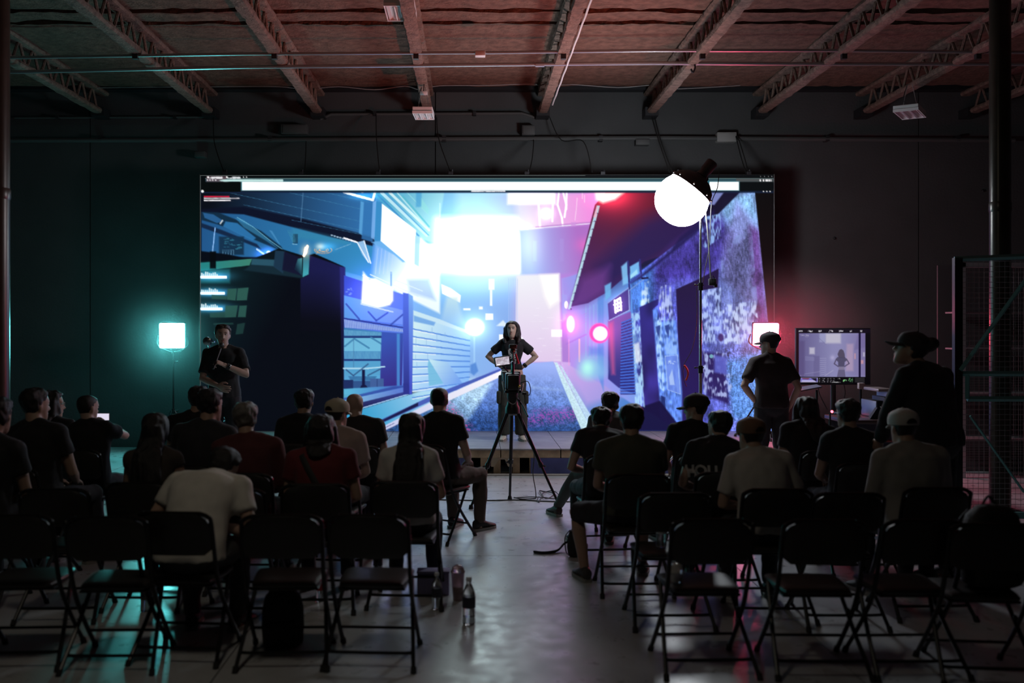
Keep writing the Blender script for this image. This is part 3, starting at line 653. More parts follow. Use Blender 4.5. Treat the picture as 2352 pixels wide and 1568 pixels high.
WALLM = mat('painted_concrete_wall', (.074, .074, .076), .85, var=.12, vscale=1.3, bump=.25, bscale=30)
DARKW = mat('dark_wall', (.06, .06, .065), .9, var=.2, vscale=2)
STEEL = mat('dark_steel', (.05, .05, .055), .5, .6)
SPRAY = mat('sprayed_fireproofing', (.155, .085, .06), .95, var=.35, vscale=9, bump=1., bscale=26)  # red-brown base carries part of the red light on the ceiling
SPRAYD = mat('sprayed_joist', (.21, .135, .105), .95, var=.35, vscale=14, bump=1., bscale=40)  # joist base tinted red-brown for the same red light
CONDUIT = mat('galvanised_conduit', (.5, .5, .5), .35, .8)
# floor: slabs with recessed sawn joints
fl = empty('floor'); struct(fl)
ys = [YB, 1.5, 5.0, 8.05, 11.2, 15.4]; xs = [XL, -4.6, -1.35, 2.05, 5.6, XR]
for i in range(len(ys) - 1):
    for j in range(len(xs) - 1):
        g = .004
        MB().box((xs[j] + g, ys[i] + g, -.12), (xs[j + 1] - g, ys[i + 1] - g, 0)).build('slab', FLOOR, fl, False)
MB().box((XL, YB, -.2), (XR, 15.4, -.008)).build('joint_filler', DARKW, fl, False)
# back wall: tilt-up panels with joints
wb = empty('wall_back'); struct(wb)
px_ = [XL, X_(207, 15.3), X_(1000, 15.3), X_(2110, 15.3), XR]
for j in range(4):
    MB().box((px_[j] + .008, WALL_Y, 0), (px_[j + 1] - .008, WALL_Y + .18, ROOF_Z)).build('wall_panel', WALLM, wb, False)
MB().box((XL, WALL_Y + .03, 0), (XR, WALL_Y + .2, ROOF_Z)).build('joint_filler', DARKW, wb, False)
for nm, lo, hi in (('wall_left', (XL - .2, YB, 0), (XL, 15.5, ROOF_Z)), ('wall_right', (XR, YB, 0), (XR + .2, 15.5, ROOF_Z)), ('wall_rear', (XL, YB - .2, 0), (XR, YB, ROOF_Z))):
    struct(MB().box(lo, hi).build(nm, DARKW, None, False))
# ceiling: roof deck, sprayed panels with gaps, bar joists
ce = empty('ceiling'); struct(ce)
MB().box((XL, YB, ROOF_Z), (XR, 15.5, ROOF_Z + .15)).build('roof_deck', DARKW, ce, False)
JX = [-7.25, -5.62, -3.95, -2.31, -.64, 1.10, 2.74, 4.41, 5.99, 7.60, 9.2]
rows = [(5.5, 9.2), (9.28, 11.28), (11.42, 11.74), (11.86, 14.9)]
def deck_panel(xa, xb, ya, yb, seed):
    r = random.Random(seed); mb = MB(); nx, ny = 14, max(3, int((yb - ya) / .14))
    top, bot = [], []
    for j in range(ny + 1):
        for i in range(nx + 1):
            x, y = xa + (xb - xa) * i / nx, ya + (yb - ya) * j / ny
            e = .035 if j in (0, ny) else 0
            dz = mnoise.noise((x * 1.7, y * 1.7, seed)) * .02 + mnoise.noise((x * 7, y * 7, seed)) * .012
            bot.append((x, y + (e * (r.random() - .5) * 1.6), 5.45 + dz)); top.append((x, y, 5.55))
    n = (nx + 1) * (ny + 1); f = []
    for j in range(ny):
        for i in range(nx):
            a = j * (nx + 1) + i
            f.append((a, a + 1, a + nx + 2, a + nx + 1))
    bd = [i for i in range(nx + 1)] + [(j + 1) * (nx + 1) - 1 for j in range(1, ny + 1)] + [ny * (nx + 1) + i for i in range(nx - 1, -1, -1)] + [j * (nx + 1) for j in range(ny - 1, 0, -1)]
    for a, b in zip(bd, bd[1:] + bd[:1]): f.append((a, b, b + n, a + n))
    mb.add(bot + top, f); return mb
for k in range(len(JX) - 1):
    for q, (ya, yb) in enumerate(rows):
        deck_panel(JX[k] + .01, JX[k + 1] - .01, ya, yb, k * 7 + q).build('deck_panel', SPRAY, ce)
for y in (11.35, 11.8, 9.24): MB().box((XL, y - .03, 5.6), (XR, y + .03, 5.75)).build('purlin', STEEL, ce, False)
MB().box((XL, 15.12, 5.45), (XR, 15.3, 5.85)).build('wall_ledger', STEEL, ce, False)
webm = None
chord = MB()
def fuzzy_beam(w_, h_, y0, y1, seed):
    mb = MB(); rings = []; n = int((y1 - y0) / .09)
    for i in range(n + 1):
        y = y0 + (y1 - y0) * i / n; ring = []
        for a in range(8):
            t = 2 * math.pi * a / 8; rr = 1 + .22 * mnoise.noise((math.cos(t) * 2, y * 9, math.sin(t) * 2 + seed))
            ring.append((w_ / 2 * rr * math.copysign(abs(math.cos(t)) ** .6, math.cos(t)), y, h_ / 2 * rr * math.copysign(abs(math.sin(t)) ** .6, math.sin(t))))
        rings.append(ring)
    return mb.loft(rings)
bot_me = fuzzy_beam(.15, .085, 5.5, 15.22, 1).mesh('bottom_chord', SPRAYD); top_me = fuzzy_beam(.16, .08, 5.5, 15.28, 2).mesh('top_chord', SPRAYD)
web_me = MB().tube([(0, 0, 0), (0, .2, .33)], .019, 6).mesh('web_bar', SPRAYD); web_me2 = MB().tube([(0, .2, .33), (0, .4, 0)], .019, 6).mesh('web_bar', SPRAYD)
seat_me = MB().box((-.1, 15.0, 5.03), (.1, 15.3, 5.16)).mesh('bearing_seat', STEEL, False)
for x in JX:
    j = empty('roof_joist', (x, 0, 0)); j['kind'] = 'structure'
    for nm, me, z in (('bottom_chord', bot_me, 5.105), ('top_chord', top_me, 5.42)):
        o = bpy.data.objects.new(nm, me); COL.objects.link(o); o.parent = j; o.location = (0, 0, z)
    y = 7.0
    while y < 15.0:
        for me in (web_me, web_me2):
            o = bpy.data.objects.new('web_bar', me); COL.objects.link(o); o.parent = j; o.location = (0, y, 5.1)
        y += .4
    o = bpy.data.objects.new('bearing_seat', seat_me); COL.objects.link(o); o.parent = j
# pipes under the joists
def pipe(name, pts, r, m, label, cat, group=None, parts=()):
    t = thing(name, pts[0], label, cat, group=group); o0 = Vector(pts[0])
    MB().tube([Vector(p) - o0 for p in pts], r, 8).build('pipe', m, t)
    for nm, mb, mm in parts:
        o = mb.build(nm, mm, t); o.location = -o0
    return t
Y1, Y2 = 11.75, 12.25
clampsA = []; 
for x in JX[1:-1]:
    clampsA.append(('pipe_clamp', MB().box((x - .03, Y1 - .03, 5.005), (x + .03, Y1 + .03, 5.075)), STEEL))
zc = 5.04
p1 = [(X_(px, Y1), Y1, Z_(py, Y1)) for px, py in ((-500, 133), (60, 132), (560, 124), (1090, 121), (1120, 121), (1500, 116), (1900, 116), (2300, 120), (2700, 124))]
pipe('conduit', p1, .019, CONDUIT, 'thin metal conduit across the ceiling with a junction box near its middle', 'conduit', None,
     [('junction_box', MB().bbox((X_(1103, Y1) - .06, Y1 - .05, Z_(126, Y1) - .02), (X_(1103, Y1) + .06, Y1 + .05, Z_(118, Y1)), .006), mat('junction_box_white', (.7, .7, .7), .5))] + clampsA)
p2 = [(X_(px, Y2), Y2, Z_(py, Y2)) for px, py in ((-500, 168), (60, 165), (560, 154), (1090, 149), (1500, 145), (1900, 147), (2300, 147), (2700, 149))]
pipe('conduit', p2, .023, CONDUIT, 'thicker plain metal pipe across the ceiling, nearer the big screen', 'conduit', None,
     [('coupling', MB().tube([(X_(1230, Y2), Y2, Z_(148, Y2)), (X_(1250, Y2), Y2, Z_(148, Y2))], .032, 8), CONDUIT),
      ('pipe_hook', MB().tube(smooth_path([(X_(1590, Y2), Y2 - .02, Z_(140, Y2)), (X_(1595, Y2), Y2 - .04, Z_(155, Y2)), (X_(1590, Y2), Y2 - .04, Z_(168, Y2)), (X_(1586, Y2), Y2 - .03, Z_(160, Y2))], 4), .012, 6), STEEL)])
# loose wire draped along the end of the deck
Yw = 14.8
wp = [(200, 202), (350, 200), (520, 199), (640, 199), (700, 205), (778, 199), (860, 206), (930, 198), (965, 206), (1010, 197), (1120, 196), (1220, 193), (1250, 199), (1310, 194), (1420, 201), (1505, 195), (1540, 204), (1640, 200), (1700, 196)]
tag(MB().tube(smooth_path([(X_(a, Yw), Yw, Z_(b, Yw)) for a, b in wp], 4), .007, 5).build('loose_wire', mat('grey_wire', (.3, .3, .3), .5)), 'thin grey wire sagging along the end of the roof deck', 'wire')
# pale cable on the beam right of the middle
tag(MB().tube([(1.19, y, 5.06 + .006 * math.sin(y * 9)) for y in np.linspace(6, 14.4, 60)], .011, 6).build('power_cable', mat('white_cable', (.8, .8, .82), .4)), 'white cable clipped along the beam right of the centre', 'cable')
# wall pipes and boxes
Yp = 15.2
pipe('wall_conduit', [(X_(-40, Yp), Yp, Z_(322, Yp)), (X_(700, Yp), Yp, Z_(321, Yp)), (X_(1500, Yp), Yp, Z_(317, Yp)), (X_(2330, Yp), Yp, Z_(322, Yp))], .035, mat('painted_pipe', (.09, .09, .09), .7),
     'long grey pipe running along the back wall above the screen', 'conduit', None, [('bracket', MB().box((X_(x, Yp) - .03, Yp - .03, Z_(324, Yp)), (X_(x, Yp) + .03, 15.3, Z_(312, Yp))), STEEL) for x in (230, 620, 1020, 1380, 1900, 2200)])
pipe('wall_conduit', [(X_(735, Yp), Yp + .04, Z_(272, Yp)), (X_(760, Yp), Yp + .04, Z_(261, Yp)), (X_(1200, Yp), Yp + .04, Z_(259, Yp)), (X_(1228, Yp), Yp + .04, Z_(268, Yp))], .022, mat('painted_pipe', (.09, .09, .09), .7),
     'short grey conduit high on the back wall between two joists', 'conduit', None, [('bracket', MB().box((X_(x, Yp) - .025, Yp, Z_(264, Yp)), (X_(x, Yp) + .025, 15.3, Z_(256, Yp))), STEEL) for x in (860, 1090)])
pipe('wall_conduit', [(X_(30, Yp), Yp + .05, Z_(269, Yp)), (X_(480, Yp), Yp + .05, Z_(267, Yp))], .016, mat('painted_pipe', (.09, .09, .09), .7), 'dim conduit on the back wall at the far left', 'conduit', None,
     [('bracket', MB().box((X_(x, Yp) - .02, Yp, Z_(271, Yp)), (X_(x, Yp) + .02, 15.3, Z_(265, Yp))), STEEL) for x in (130, 400)])
for (x0, y0, x1, y1, lab) in [(1458, 321, 1490, 335, 'small dark cable box under the wall pipe above the softbox'), (1644, 306, 1688, 328, 'pale box on the wall pipe right of the softbox'), (450, 349, 474, 363, 'small wall box above the left corner of the screen'),
                              (1198, 290, 1228, 312, 'dark box on the wall pipe right of the hanging light'), (648, 288, 708, 310, 'wide dark block standing in for shadows on the wall left of the hanging light')]:  # the last, wide one is a dark block in place of shadows
    t = thing('wall_box', at((x0 + x1) / 2, (y0 + y1) / 2, 15.25), lab, 'box'); a, b = at(x0, y1, 15.25) - at((x0 + x1) / 2, (y0 + y1) / 2, 15.25), at(x1, y0, 15.25) - at((x0 + x1) / 2, (y0 + y1) / 2, 15.25)
    m_ = mat('pale_box', (.34, .33, .32), .6) if x0 == 1644 else mat('dark_box', (.09, .09, .09), .6)
    MB().bbox((a.x, -.1, a.z), (b.x, .05, b.z), .01).build('box_body', m_, t)
    MB().bbox((a.x * .85, -.112, a.z * .8), (b.x * .85, -.1, b.z * .8), .004).build('box_lid', m_, t)
for (x, y) in ((2257, 438), (1916, 547)):
    t = thing('wall_anchor', at(x, y, 15.29), 'tiny dark anchor in the bare wall ' + ('beside the right column' if x > 2000 else 'between the screen and the right column'), 'anchor')
    MB().sphere((0, -.01, 0), (.022, .02, .022), 10, 6).build('anchor_head', STEEL, t)
# columns
def column(name, px, Y, r, m, label):
    t = thing(name, (X_(px, Y), Y, 0), label, 'column')
    MB().lathe([(r, 0), (r, ROOF_Z)], n=28).build('shaft', m, t)
    MB().bbox((-r * 1.6, -r * 1.6, 0), (r * 1.6, r * 1.6, .02), .004).build('base_plate', STEEL, t, False)
    MB().lathe([(r * 1.02, 3.0), (r * 1.06, 3.02), (r * 1.06, 3.08), (r * 1.02, 3.1)], n=28).build('band', m, t)
    return t
column('steel_column', -15, 9.0, .138, mat('column_paint_rust', (.06, .03, .02), .3, .2, var=.2), 'dark round steel column at the left edge')
column('steel_column', 2297, 10.0, .1, mat('column_paint_green', (.035, .032, .024), .28, .3, var=.2), 'round steel column in front of the wall, right side behind the mesh gate')

# ---------------------------------------------------------------- stage
SY0, SY1, SH = 12.43, 14.75, .328
SX0, SX1 = X_(405, 12.43), X_(1840, 12.43)
st = thing('stage', ((SX0 + SX1) / 2, SY0, 0), 'low plywood stage on timber frames in front of the screen', 'stage'); so = -Vector(st.location)
DECK = mat('painted_ply', (.32, .31, .32), .42, var=.16, vscale=5, bump=.2, bscale=40); TIMB = mat('raw_timber', (.4, .29, .18), .7, var=.3, vscale=8)
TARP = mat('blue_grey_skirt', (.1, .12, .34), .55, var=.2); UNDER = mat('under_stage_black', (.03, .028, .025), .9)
cuts = [SX0, X_(640, 12.43), X_(875, 12.43), X_(1150, 12.43), X_(1288, 12.43), X_(1560, 12.43), SX1]
for i in range(len(cuts) - 1):
    for ya, yb in ((SY0 - .01, SY0 + 1.22), (SY0 + 1.22, SY1)):
        MB().bbox((cuts[i] + .003, ya + .003, SH - .018), (cuts[i + 1] - .003, yb - .003, SH + random.Random(i).uniform(0, .002)), .003).build('deck_board', DECK, st, False).location = so
for i in range(len(cuts) - 1):
    MB().bbox((cuts[i] + .006, SY0, SH - .115), (cuts[i + 1] - .006, SY0 + .045, SH - .02), .004).build('fascia_timber', TIMB, st, False).location = so
    MB().bbox((cuts[i] + .006, SY1 - .06, SH - .115), (cuts[i + 1] - .006, SY1 - .015, SH - .02), .004).build('rear_timber', TIMB, st, False).location = so
for x in (1112, 1142, 1186, 1225, 700, 900, 1500, 1700):
    a = X_(x, 12.45)
    MB().bbox((a - .045, SY0 + .05, .0), (a + .045, SY0 + .14, SH - .02), .004).build('stage_post', TIMB, st, False).location = so
    MB().bbox((a - .045, SY1 - .16, .0), (a + .045, SY1 - .07, SH - .02), .004).build('stage_post', TIMB, st, False).location = so
# plywood gusset brace behind the front edge, between posts
xa, xb = X_(1128, 12.45), X_(1178, 12.45)
MB().prism([(xa, .215), (xb, .215), (xb, .1), (xb - .06, .1), (xb - .1, .19), (xa + .1, .19), (xa + .04, .1), (xa, .1)], SY0 + .02, SY0 + .05).build('gusset_plate', mat('cut_ply', (.42, .34, .24), .7), st, False).location = so
for xa, xb in ((SX0, X_(1075, 12.45)), (X_(1219, 12.45), SX1)):
    MB().bbox((xa, SY0 + .03, .012), (xb, SY0 + .05, SH - .12), .003).build('skirt_panel', TARP, st, False).location = so
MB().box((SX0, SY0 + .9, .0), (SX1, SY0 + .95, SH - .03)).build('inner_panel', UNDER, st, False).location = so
MB().box((SX0 + .02, SY0 - .09, 0), (SX1 - .02, SY0 + .2, .012)).build('ground_strip', mat('ground_strip_beige', (.3, .27, .24), .8, var=.2), st, False).location = so  # thin grey-beige strip along the foot of the stage front

# ---------------------------------------------------------------- LED wall
LY = 14.5
lx0, lx1, lz1 = X_(460, LY), X_(1777, LY), Z_(402, LY)
led = thing('led_wall', ((lx0 + lx1) / 2, LY, SH), 'large LED wall showing a blue and pink neon street under a browser bar', 'screen')
pic = paint_street()
picture_grid('display', (0, 0, .002), lx1 - lx0, lz1 - SH - .004, pic, 878, 393, LED_GAIN, 'NONE', led)
W_, H_ = lx1 - lx0, lz1 - SH
MB().bbox((-W_ / 2 - .012, .004, .0), (W_ / 2 + .012, .09, H_ + .012), .004).build('cabinet_shell', mat('black_metal_matt', (.012, .012, .013), .6), led, False)
for s_ in (-1, 1): MB().bbox((s_ * (W_ / 2 + .006) - .006, -.012, 0), (s_ * (W_ / 2 + .006) + .006, .0, H_ + .012), .002).build('edge_trim', mat('edge_trim_alu', (.3, .3, .3), .4, .8), led, False)
MB().bbox((-W_ / 2, .09, H_ - .2), (W_ / 2, .16, H_ - .1), .004).build('header_bar', STEEL, led, False)
for x in (515, 690, 868, 1035, 1210, 1385, 1556, 1721):
    a = X_(x, LY) - led.location.x
    MB().bbox((a - .035, .0, H_ + .01), (a + .035, .09, H_ + .055), .006).tube([(a + .02, .045, H_ + .05), (a + .02, .045, H_ + .085)], .018, 8).build('hanging_clamp', STEEL, led, False)
CABLE = mat('black_cable', (.02, .02, .02), .6)
def cable(name, pts, r, label, group=None, m=None):
    return tag(MB().tube(smooth_path(pts, 6), r, 6).build(name, m or CABLE), label, 'cable', group)
for i, (q, lab) in enumerate([([(490, 270), (493, 330), (515, 396)], 'leftmost'), ([(703, 325), (702, 360), (700, 396)], 'second'), ([(864, 262), (865, 320), (872, 396)], 'third'), ([(1003, 270), (1008, 320), (1035, 396)], 'fourth'),
                              ([(1226, 322), (1223, 360), (1216, 396)], 'fifth'), ([(1262, 268), (1290, 322), (1340, 325), (1360, 396)], 'sixth, swooping'), ([(1497, 268), (1512, 320), (1538, 396)], 'seventh'), ([(1503, 268), (1520, 330), (1545, 396)], 'eighth'),
                              ([(1690, 312), (1702, 360), (1713, 396)], 'ninth'), ([(1694, 312), (1708, 355), (1719, 396)], 'tenth')]):
    n_ = len(q); pts = [at(x, y, 15.16 + (14.55 - 15.16) * k / (n_ - 1)) for k, (x, y) in enumerate(q)]
    cable('hanging_cable', pts, .008, 'thin dark cable dropping to the top of the screen, %s from the left' % lab, 'cables dropping to the screen')

# ---------------------------------------------------------------- ceiling light fittings (switched off)
WHITE_M = mat('fitting_white', (.75, .77, .78), .45); REFL = mat('reflector', (.9, .92, .93), .25, .35); TUBE_M = mat('unlit_tube', (.75, .8, .82), .3)
def fitting(loc, w_, l_, h_, rz, tilt, label, wires=True, drop=.3):
    t = thing('ceiling_light', loc, label, 'light fixture', rz, 'switched-off strip lights'); R = Matrix.Rotation(tilt, 3, 'X')
    def pt(mb, nm, m):
        mb.v = [tuple(R @ Vector(p)) for p in mb.v]; return mb.build(nm, m, t, False)
    pt(MB().bbox((-w_ / 2, -l_ / 2, 0), (w_ / 2, l_ / 2, h_), .008), 'housing', WHITE_M)
    pt(MB().box((-w_ / 2, -l_ / 2, -.03), (-w_ / 2 + .012, l_ / 2, .0)).box((w_ / 2 - .012, -l_ / 2, -.03), (w_ / 2, l_ / 2, .0)), 'side_skirt', WHITE_M)
    for x in (-.32, 0, .32):
        pt(MB().loft([[(x * w_ - .09 * w_, y, -.002), (x * w_ - .1 * w_, y, -.03), (x * w_, y, -.008), (x * w_ + .1 * w_, y, -.03), (x * w_ + .09 * w_, y, -.002)] for y in (-l_ / 2 + .01, l_ / 2 - .01)]), 'reflector', REFL)
    for x in (-.16, .16):
        pt(MB().tube([(x * w_, -l_ / 2 + .03, -.025), (x * w_, l_ / 2 - .03, -.025)], .012, 8), 'lamp_tube', TUBE_M)
    for s_ in (-1, 1): pt(MB().box((-w_ / 2, s_ * l_ / 2 - .01, -.035), (w_ / 2, s_ * l_ / 2 + .01, .0)), 'end_plate', WHITE_M)
    if wires:
        for x in (-.3, .3): MB().tube([(x * w_ * .3, 0, h_ + drop), (x * w_, 0, h_)], .004, 5).build('hanger_wire', CONDUIT, t)
        MB().tube(smooth_path([(.0, 0, h_), (-.08, 0, h_ + drop * .4), (-.03, 0, h_ + drop)], 4), .005, 5).build('flex', CABLE, t)
    return t
l1 = at(973, 262, 13.2); fitting(l1, .26, .7, .055, 0, R_ := .09, 'small white strip light hanging on wires below the ceiling, centre', True, .3)
t = thing('junction_box', at(973, 214, 13.2), 'little white box on the beam above the hanging strip light', 'box'); MB().bbox((-.05, -.04, -.02), (.05, .04, .02), .006).build('box_body', WHITE_M, t); MB().tube([(0, 0, .02), (.01, 0, .2)], .006, 6).build('feed_wire', CABLE, t)
l2 = at(920, 24, 10.6); fitting(l2, .32, .5, .06, 0, .0, 'strip light with glowing reflector at the top edge of the picture', True, .18)
l3 = at(2090, 258, 13.0); fitting(l3, .3, .75, .05, -.55, .05, 'dim strip light hanging near the wall at the right', True, .32)
# ================================================================ people
def remeshed(mb, voxel, smooth=3, fac=.5):
    """Fuses the closed volumes of a mesh builder into one continuous surface."""
    me = bpy.data.meshes.new('tmp'); me.from_pydata([tuple(p) for p in mb.v], [], mb.f)
    bm = bmesh.new(); bm.from_mesh(me); bmesh.ops.recalc_face_normals(bm, faces=bm.faces[:]); bm.to_mesh(me); bm.free()
    o = bpy.data.objects.new('tmp', me); COL.objects.link(o)
    r = o.modifiers.new('r', 'REMESH'); r.mode = 'VOXEL'; r.voxel_size = voxel; r.adaptivity = 0
    if smooth:
        s = o.modifiers.new('s', 'SMOOTH'); s.factor = fac; s.iterations = smooth
    dg = bpy.context.evaluated_depsgraph_get(); ev = o.evaluated_get(dg); m2 = ev.to_mesh()
    n = len(m2.vertices); co = np.empty(n * 3); m2.vertices.foreach_get('co', co); nrm = np.empty(n * 3); m2.vertices.foreach_get('normal', nrm)
    faces = [tuple(p.vertices) for p in m2.polygons]
    ev.to_mesh_clear(); bpy.data.objects.remove(o); bpy.data.meshes.remove(me)
    return co.reshape(-1, 3), nrm.reshape(-1, 3), faces
def folds(co, nrm, amp, f1, seed, stretch=(1, 1, 1)):
    out = co.copy()
    for i in range(len(co)):
        p = co[i]; q = (p[0] * f1 * stretch[0] + seed, p[1] * f1 * stretch[1], p[2] * f1 * stretch[2])
        out[i] += nrm[i] * (amp * (mnoise.noise(q) + .5 * mnoise.noise((q[0] * 2.1, q[1] * 2.1, q[2] * 2.1))))
    return out
def raw_mesh(name, co, faces, m):
    me = bpy.data.meshes.new(name); me.from_pydata([tuple(p) for p in co], [], faces); me.materials.append(m)
    me.polygons.foreach_set('use_smooth', [True] * len(me.polygons)); me.update(); return me
def link(name, me, parent):
    o = bpy.data.objects.new(name, me); COL.objects.link(o); o.parent = parent; return o

# head outline: height, half width, front, back (metres, centre of the head at the origin, face towards +Y)
HEAD = [(-.118, .018, .072, .035), (-.106, .036, .086, .0), (-.08, .05, .089, -.03), (-.05, .058, .087, -.055), (-.02, .066, .086, -.078), (.01, .071, .082, -.092),
        (.035, .0735, .085, -.099), (.06, .073, .083, -.1), (.085, .066, .072, -.092), (.104, .052, .052, -.074), (.116, .03, .022, -.045), (.12, .01, .0, -.02)]
def head_ring(z, hw, fr, bk, infl=None, n=24):
    r = []
    for k in range(n):
        a = 2 * math.pi * k / n; ca, sa = math.cos(a), math.sin(a)      # a = 0 is the front
        d = infl(z, abs((a + math.pi) % (2 * math.pi) - math.pi)) if infl else 0
        c = (fr + bk) / 2; L = (fr - bk) / 2
        r.append(Vector(((hw + d) * math.copysign(abs(sa) ** .92, sa), c + (L + d) * math.copysign(abs(ca) ** .92, ca), z)))
    return r
def head_interp(z):
    zs = [h[0] for h in HEAD]
    return [float(np.interp(z, zs, [h[i] for h in HEAD])) for i in (1, 2, 3)]
HANDS = {}
def hand_geo(kind):
    """Palm, four fingers of different lengths and a thumb; wrist at the origin, fingers along +Z, palm towards +Y, thumb on +X."""
    if kind in HANDS: return HANDS[kind]
    curl, spread, th = {'relaxed': (.32, 1., .35), 'grip': (1.12, .6, .95), 'flat': (.12, 1.2, .2), 'hold': (.75, .8, .7)}[kind]
    mb = MB(); R = []
    for z, hw, hd, x0 in ((-.03, .026, .02, 0), (0, .027, .019, 0), (.03, .034, .017, .002), (.06, .041, .016, .002), (.09, .041, .013, .001), (.1, .037, .01, 0)):
        R.append([Vector((x0 + hw * math.cos(a), hd * math.sin(a), z)) for a in (2 * math.pi * k / 14 for k in range(14))])
    mb.loft(R)
    for x, L, r, j in ((-.031, .062, .0078, 0), (-.0105, .078, .0088, 1), (.0105, .084, .009, 2), (.0315, .075, .0088, 3)):
        p = Vector((x, 0, .085)); pts = [p - Vector((0, 0, .02)), p]; rad = [r, r * 1.05]; ang = .1; side = (x * 2.2) * spread
        for seg, fr in ((.46, 1.), (.3, .95), (.24, .85)):
            ang += curl * (.8 + .1 * j * 0); d = Vector((math.sin(side) * .5, math.sin(ang), math.cos(ang)))
            p = p + d.normalized() * L * seg; pts.append(p); rad.append(r * fr)
        mb.tube(pts, rad, 8, round_ends=True)
    p = Vector((.026, .004, .025)); pts = [p, p + Vector((.022, .01 + .01 * th, .022)), p + Vector((.035 - .01 * th, .016 + .026 * th, .05)), p + Vector((.036 - .024 * th, .018 + .042 * th, .074))]
    mb.tube(pts, [.013, .0125, .0105, .0085], 8, round_ends=True)
    co, nr, f = remeshed(mb, .0042, 3)
    HANDS[kind] = (co, f); return HANDS[kind]
def ik(S, W, a, b, pole):
    d = W - S; L = min(d.length, (a + b) * .999); u = d.normalized(); x = (a * a - b * b + L * L) / (2 * L); h = math.sqrt(max(a * a - x * x, 1e-6))
    p = Vector(pole); p = p - u * p.dot(u)
    if p.length < 1e-5: p = u.orthogonal()
    E = S + u * x + p.normalized() * h
    return E, S + u * L
SKINS = {'light': (.5, .34, .27), 'mid': (.42, .27, .2), 'tan': (.33, .2, .14), 'dark': (.16, .09, .06)}
EYE_ME = None
def make_person(loc, yaw, label, group=None, s=1., pose='sit', hz=None, lean=.08, slouch=.1, side=0., twist=0., head=(0, 0, 0), head_shift=0., wide=1., female=False,
                skin='mid', hair='short', hair_col=(.012, .01, .01), cap=None, brim_dir=0., shirt=(.02, .02, .022), sleeve=.55, pants=(.02, .02, .025), shorts=False, shoe=(.02, .02, .02), crop=False,
                lw=None, rw=None, lpole=(-.6, -.5, -.6), rpole=(.6, -.5, -.6), lhand='relaxed', rhand='relaxed', knees=None, feet=None, voxel=.014, hairlen=.45, baggy=0., seat=.46, neck_fwd=.02, palm_l=None, palm_r=None, brows=False):
    global EYE_ME
    rt = thing('person', loc, label, 'person', yaw, group); info = {'root': rt}
    Sk = mat('skin_' + skin, SKINS[skin], .5, var=.06, spec=.4)
    sh_w = (.145 if female else .166) * s * wide; hip_w = (.165 if female else .16) * s * (.5 + .5 * wide)
    hz = hz if hz is not None else ((seat + .085 * s) if pose == 'sit' else .94 * s)
    P0 = Vector((0, 0, hz)); TL = .52 * s
    # spine
    def frame(t): return Matrix.Rotation(side * t ** .5, 3, 'Y') @ Matrix.Rotation(-(lean + slouch * 2 * t), 3, 'X')
    C = [P0.copy()]; ts = [0.]; n = 20
    for i in range(1, n + 1):
        t = i / n; C.append(C[-1] + frame(t - .5 / n) @ Vector((0, 0, TL / n))); ts.append(t)
    def spine(t):
        if t <= 0: return P0 + Vector((0, 0, t * TL))
        k = min(int(t * n), n - 1); return C[k].lerp(C[k + 1], t * n - k) if t <= 1 else C[-1] + frame(1) @ Vector((0, 0, (t - 1) * TL))
    wst = .118 if female else .146
    ST = [(-.2, .08, .07), (-.13, .13, .1), (-.03, .168 if female else .162, .12), (.07, .165 if female else .16, .118), (.155, .153 if female else .156, .112), (.25, .142 if female else .15, .106), (.4, wst, .1 if not female else .092), (.56, .138 if female else .156, .112),
          (.72, .146 if female else .17, .122), (.85, .14 if female else .168, .112), (.94, .105, .085), (1.0, .064, .064)]
    def torso(mb, infl=0., t0=-1, t1=2, fl=0.):
        R = []
        for t, hw, hd in ST:
            if t < t0 or t > t1: continue
            hw = hw * s * wide ** (.9 if t > -.1 else .5) + infl + fl * max(0, .55 - t); hd = hd * s * (.6 + .4 * wide) + infl + fl * .6 * max(0, .55 - t); c = spine(t); M = frame(max(t, 0)) @ Matrix.Rotation(twist * max(0, t), 3, 'Z') if t > 0 else Matrix.Identity(3)
            off = Vector((0, .012 * s * (1 if t > .6 else -.3 if t < .2 else 0), 0))
            if t > .95: off = Vector((0, neck_fwd * .4 * s, 0))
            R.append([c + M @ (off + Vector((hw * math.copysign(abs(math.cos(a)) ** .86, math.cos(a)), hd * math.copysign(abs(math.sin(a)) ** .86, math.sin(a)), 0))) for a in (2 * math.pi * k / 20 for k in range(20))])
        mb.loft(R)
    MT = frame(.92) @ Matrix.Rotation(twist, 3, 'Z')
    N = spine(1.0)
    Hc = N + frame(1) @ Vector((head_shift, neck_fwd * s + .015 * s, .125 * s))
    RH = Matrix.Rotation(head[0], 3, 'Z') @ Matrix.Rotation(-head[1], 3, 'X') @ Matrix.Rotation(head[2], 3, 'Y')
    hs = s ** .6 if s > 1 else s ** .8
    hp = lambda v: Hc + RH @ (Vector(v) * hs)
    S = {-1: spine(.862) + MT @ Vector((-sh_w, 0, 0)), 1: spine(.862) + MT @ Vector((sh_w, 0, 0))}
    ua, fa = .285 * s, .25 * s
    tgt = {-1: Vector(lw) if lw is not None else Vector((-.1 * s, .3 * s, hz + .1 * s)), 1: Vector(rw) if rw is not None else Vector((.1 * s, .3 * s, hz + .1 * s))}
    if pose == 'stand':
        if lw is None: tgt[-1] = S[-1] + Vector((-.06, .06, -.515 * s))
        if rw is None: tgt[1] = S[1] + Vector((.06, .06, -.515 * s))
    E, Wr = {}, {}
    for sd, pl in ((-1, lpole), (1, rpole)): E[sd], Wr[sd] = ik(S[sd], tgt[sd], ua, fa, pl)
    # legs
    tl, sl = .425 * s, .42 * s; HJ = {sd: P0 + Vector((sd * .088 * s, 0, -.01)) for sd in (-1, 1)}; K, A = {}, {}
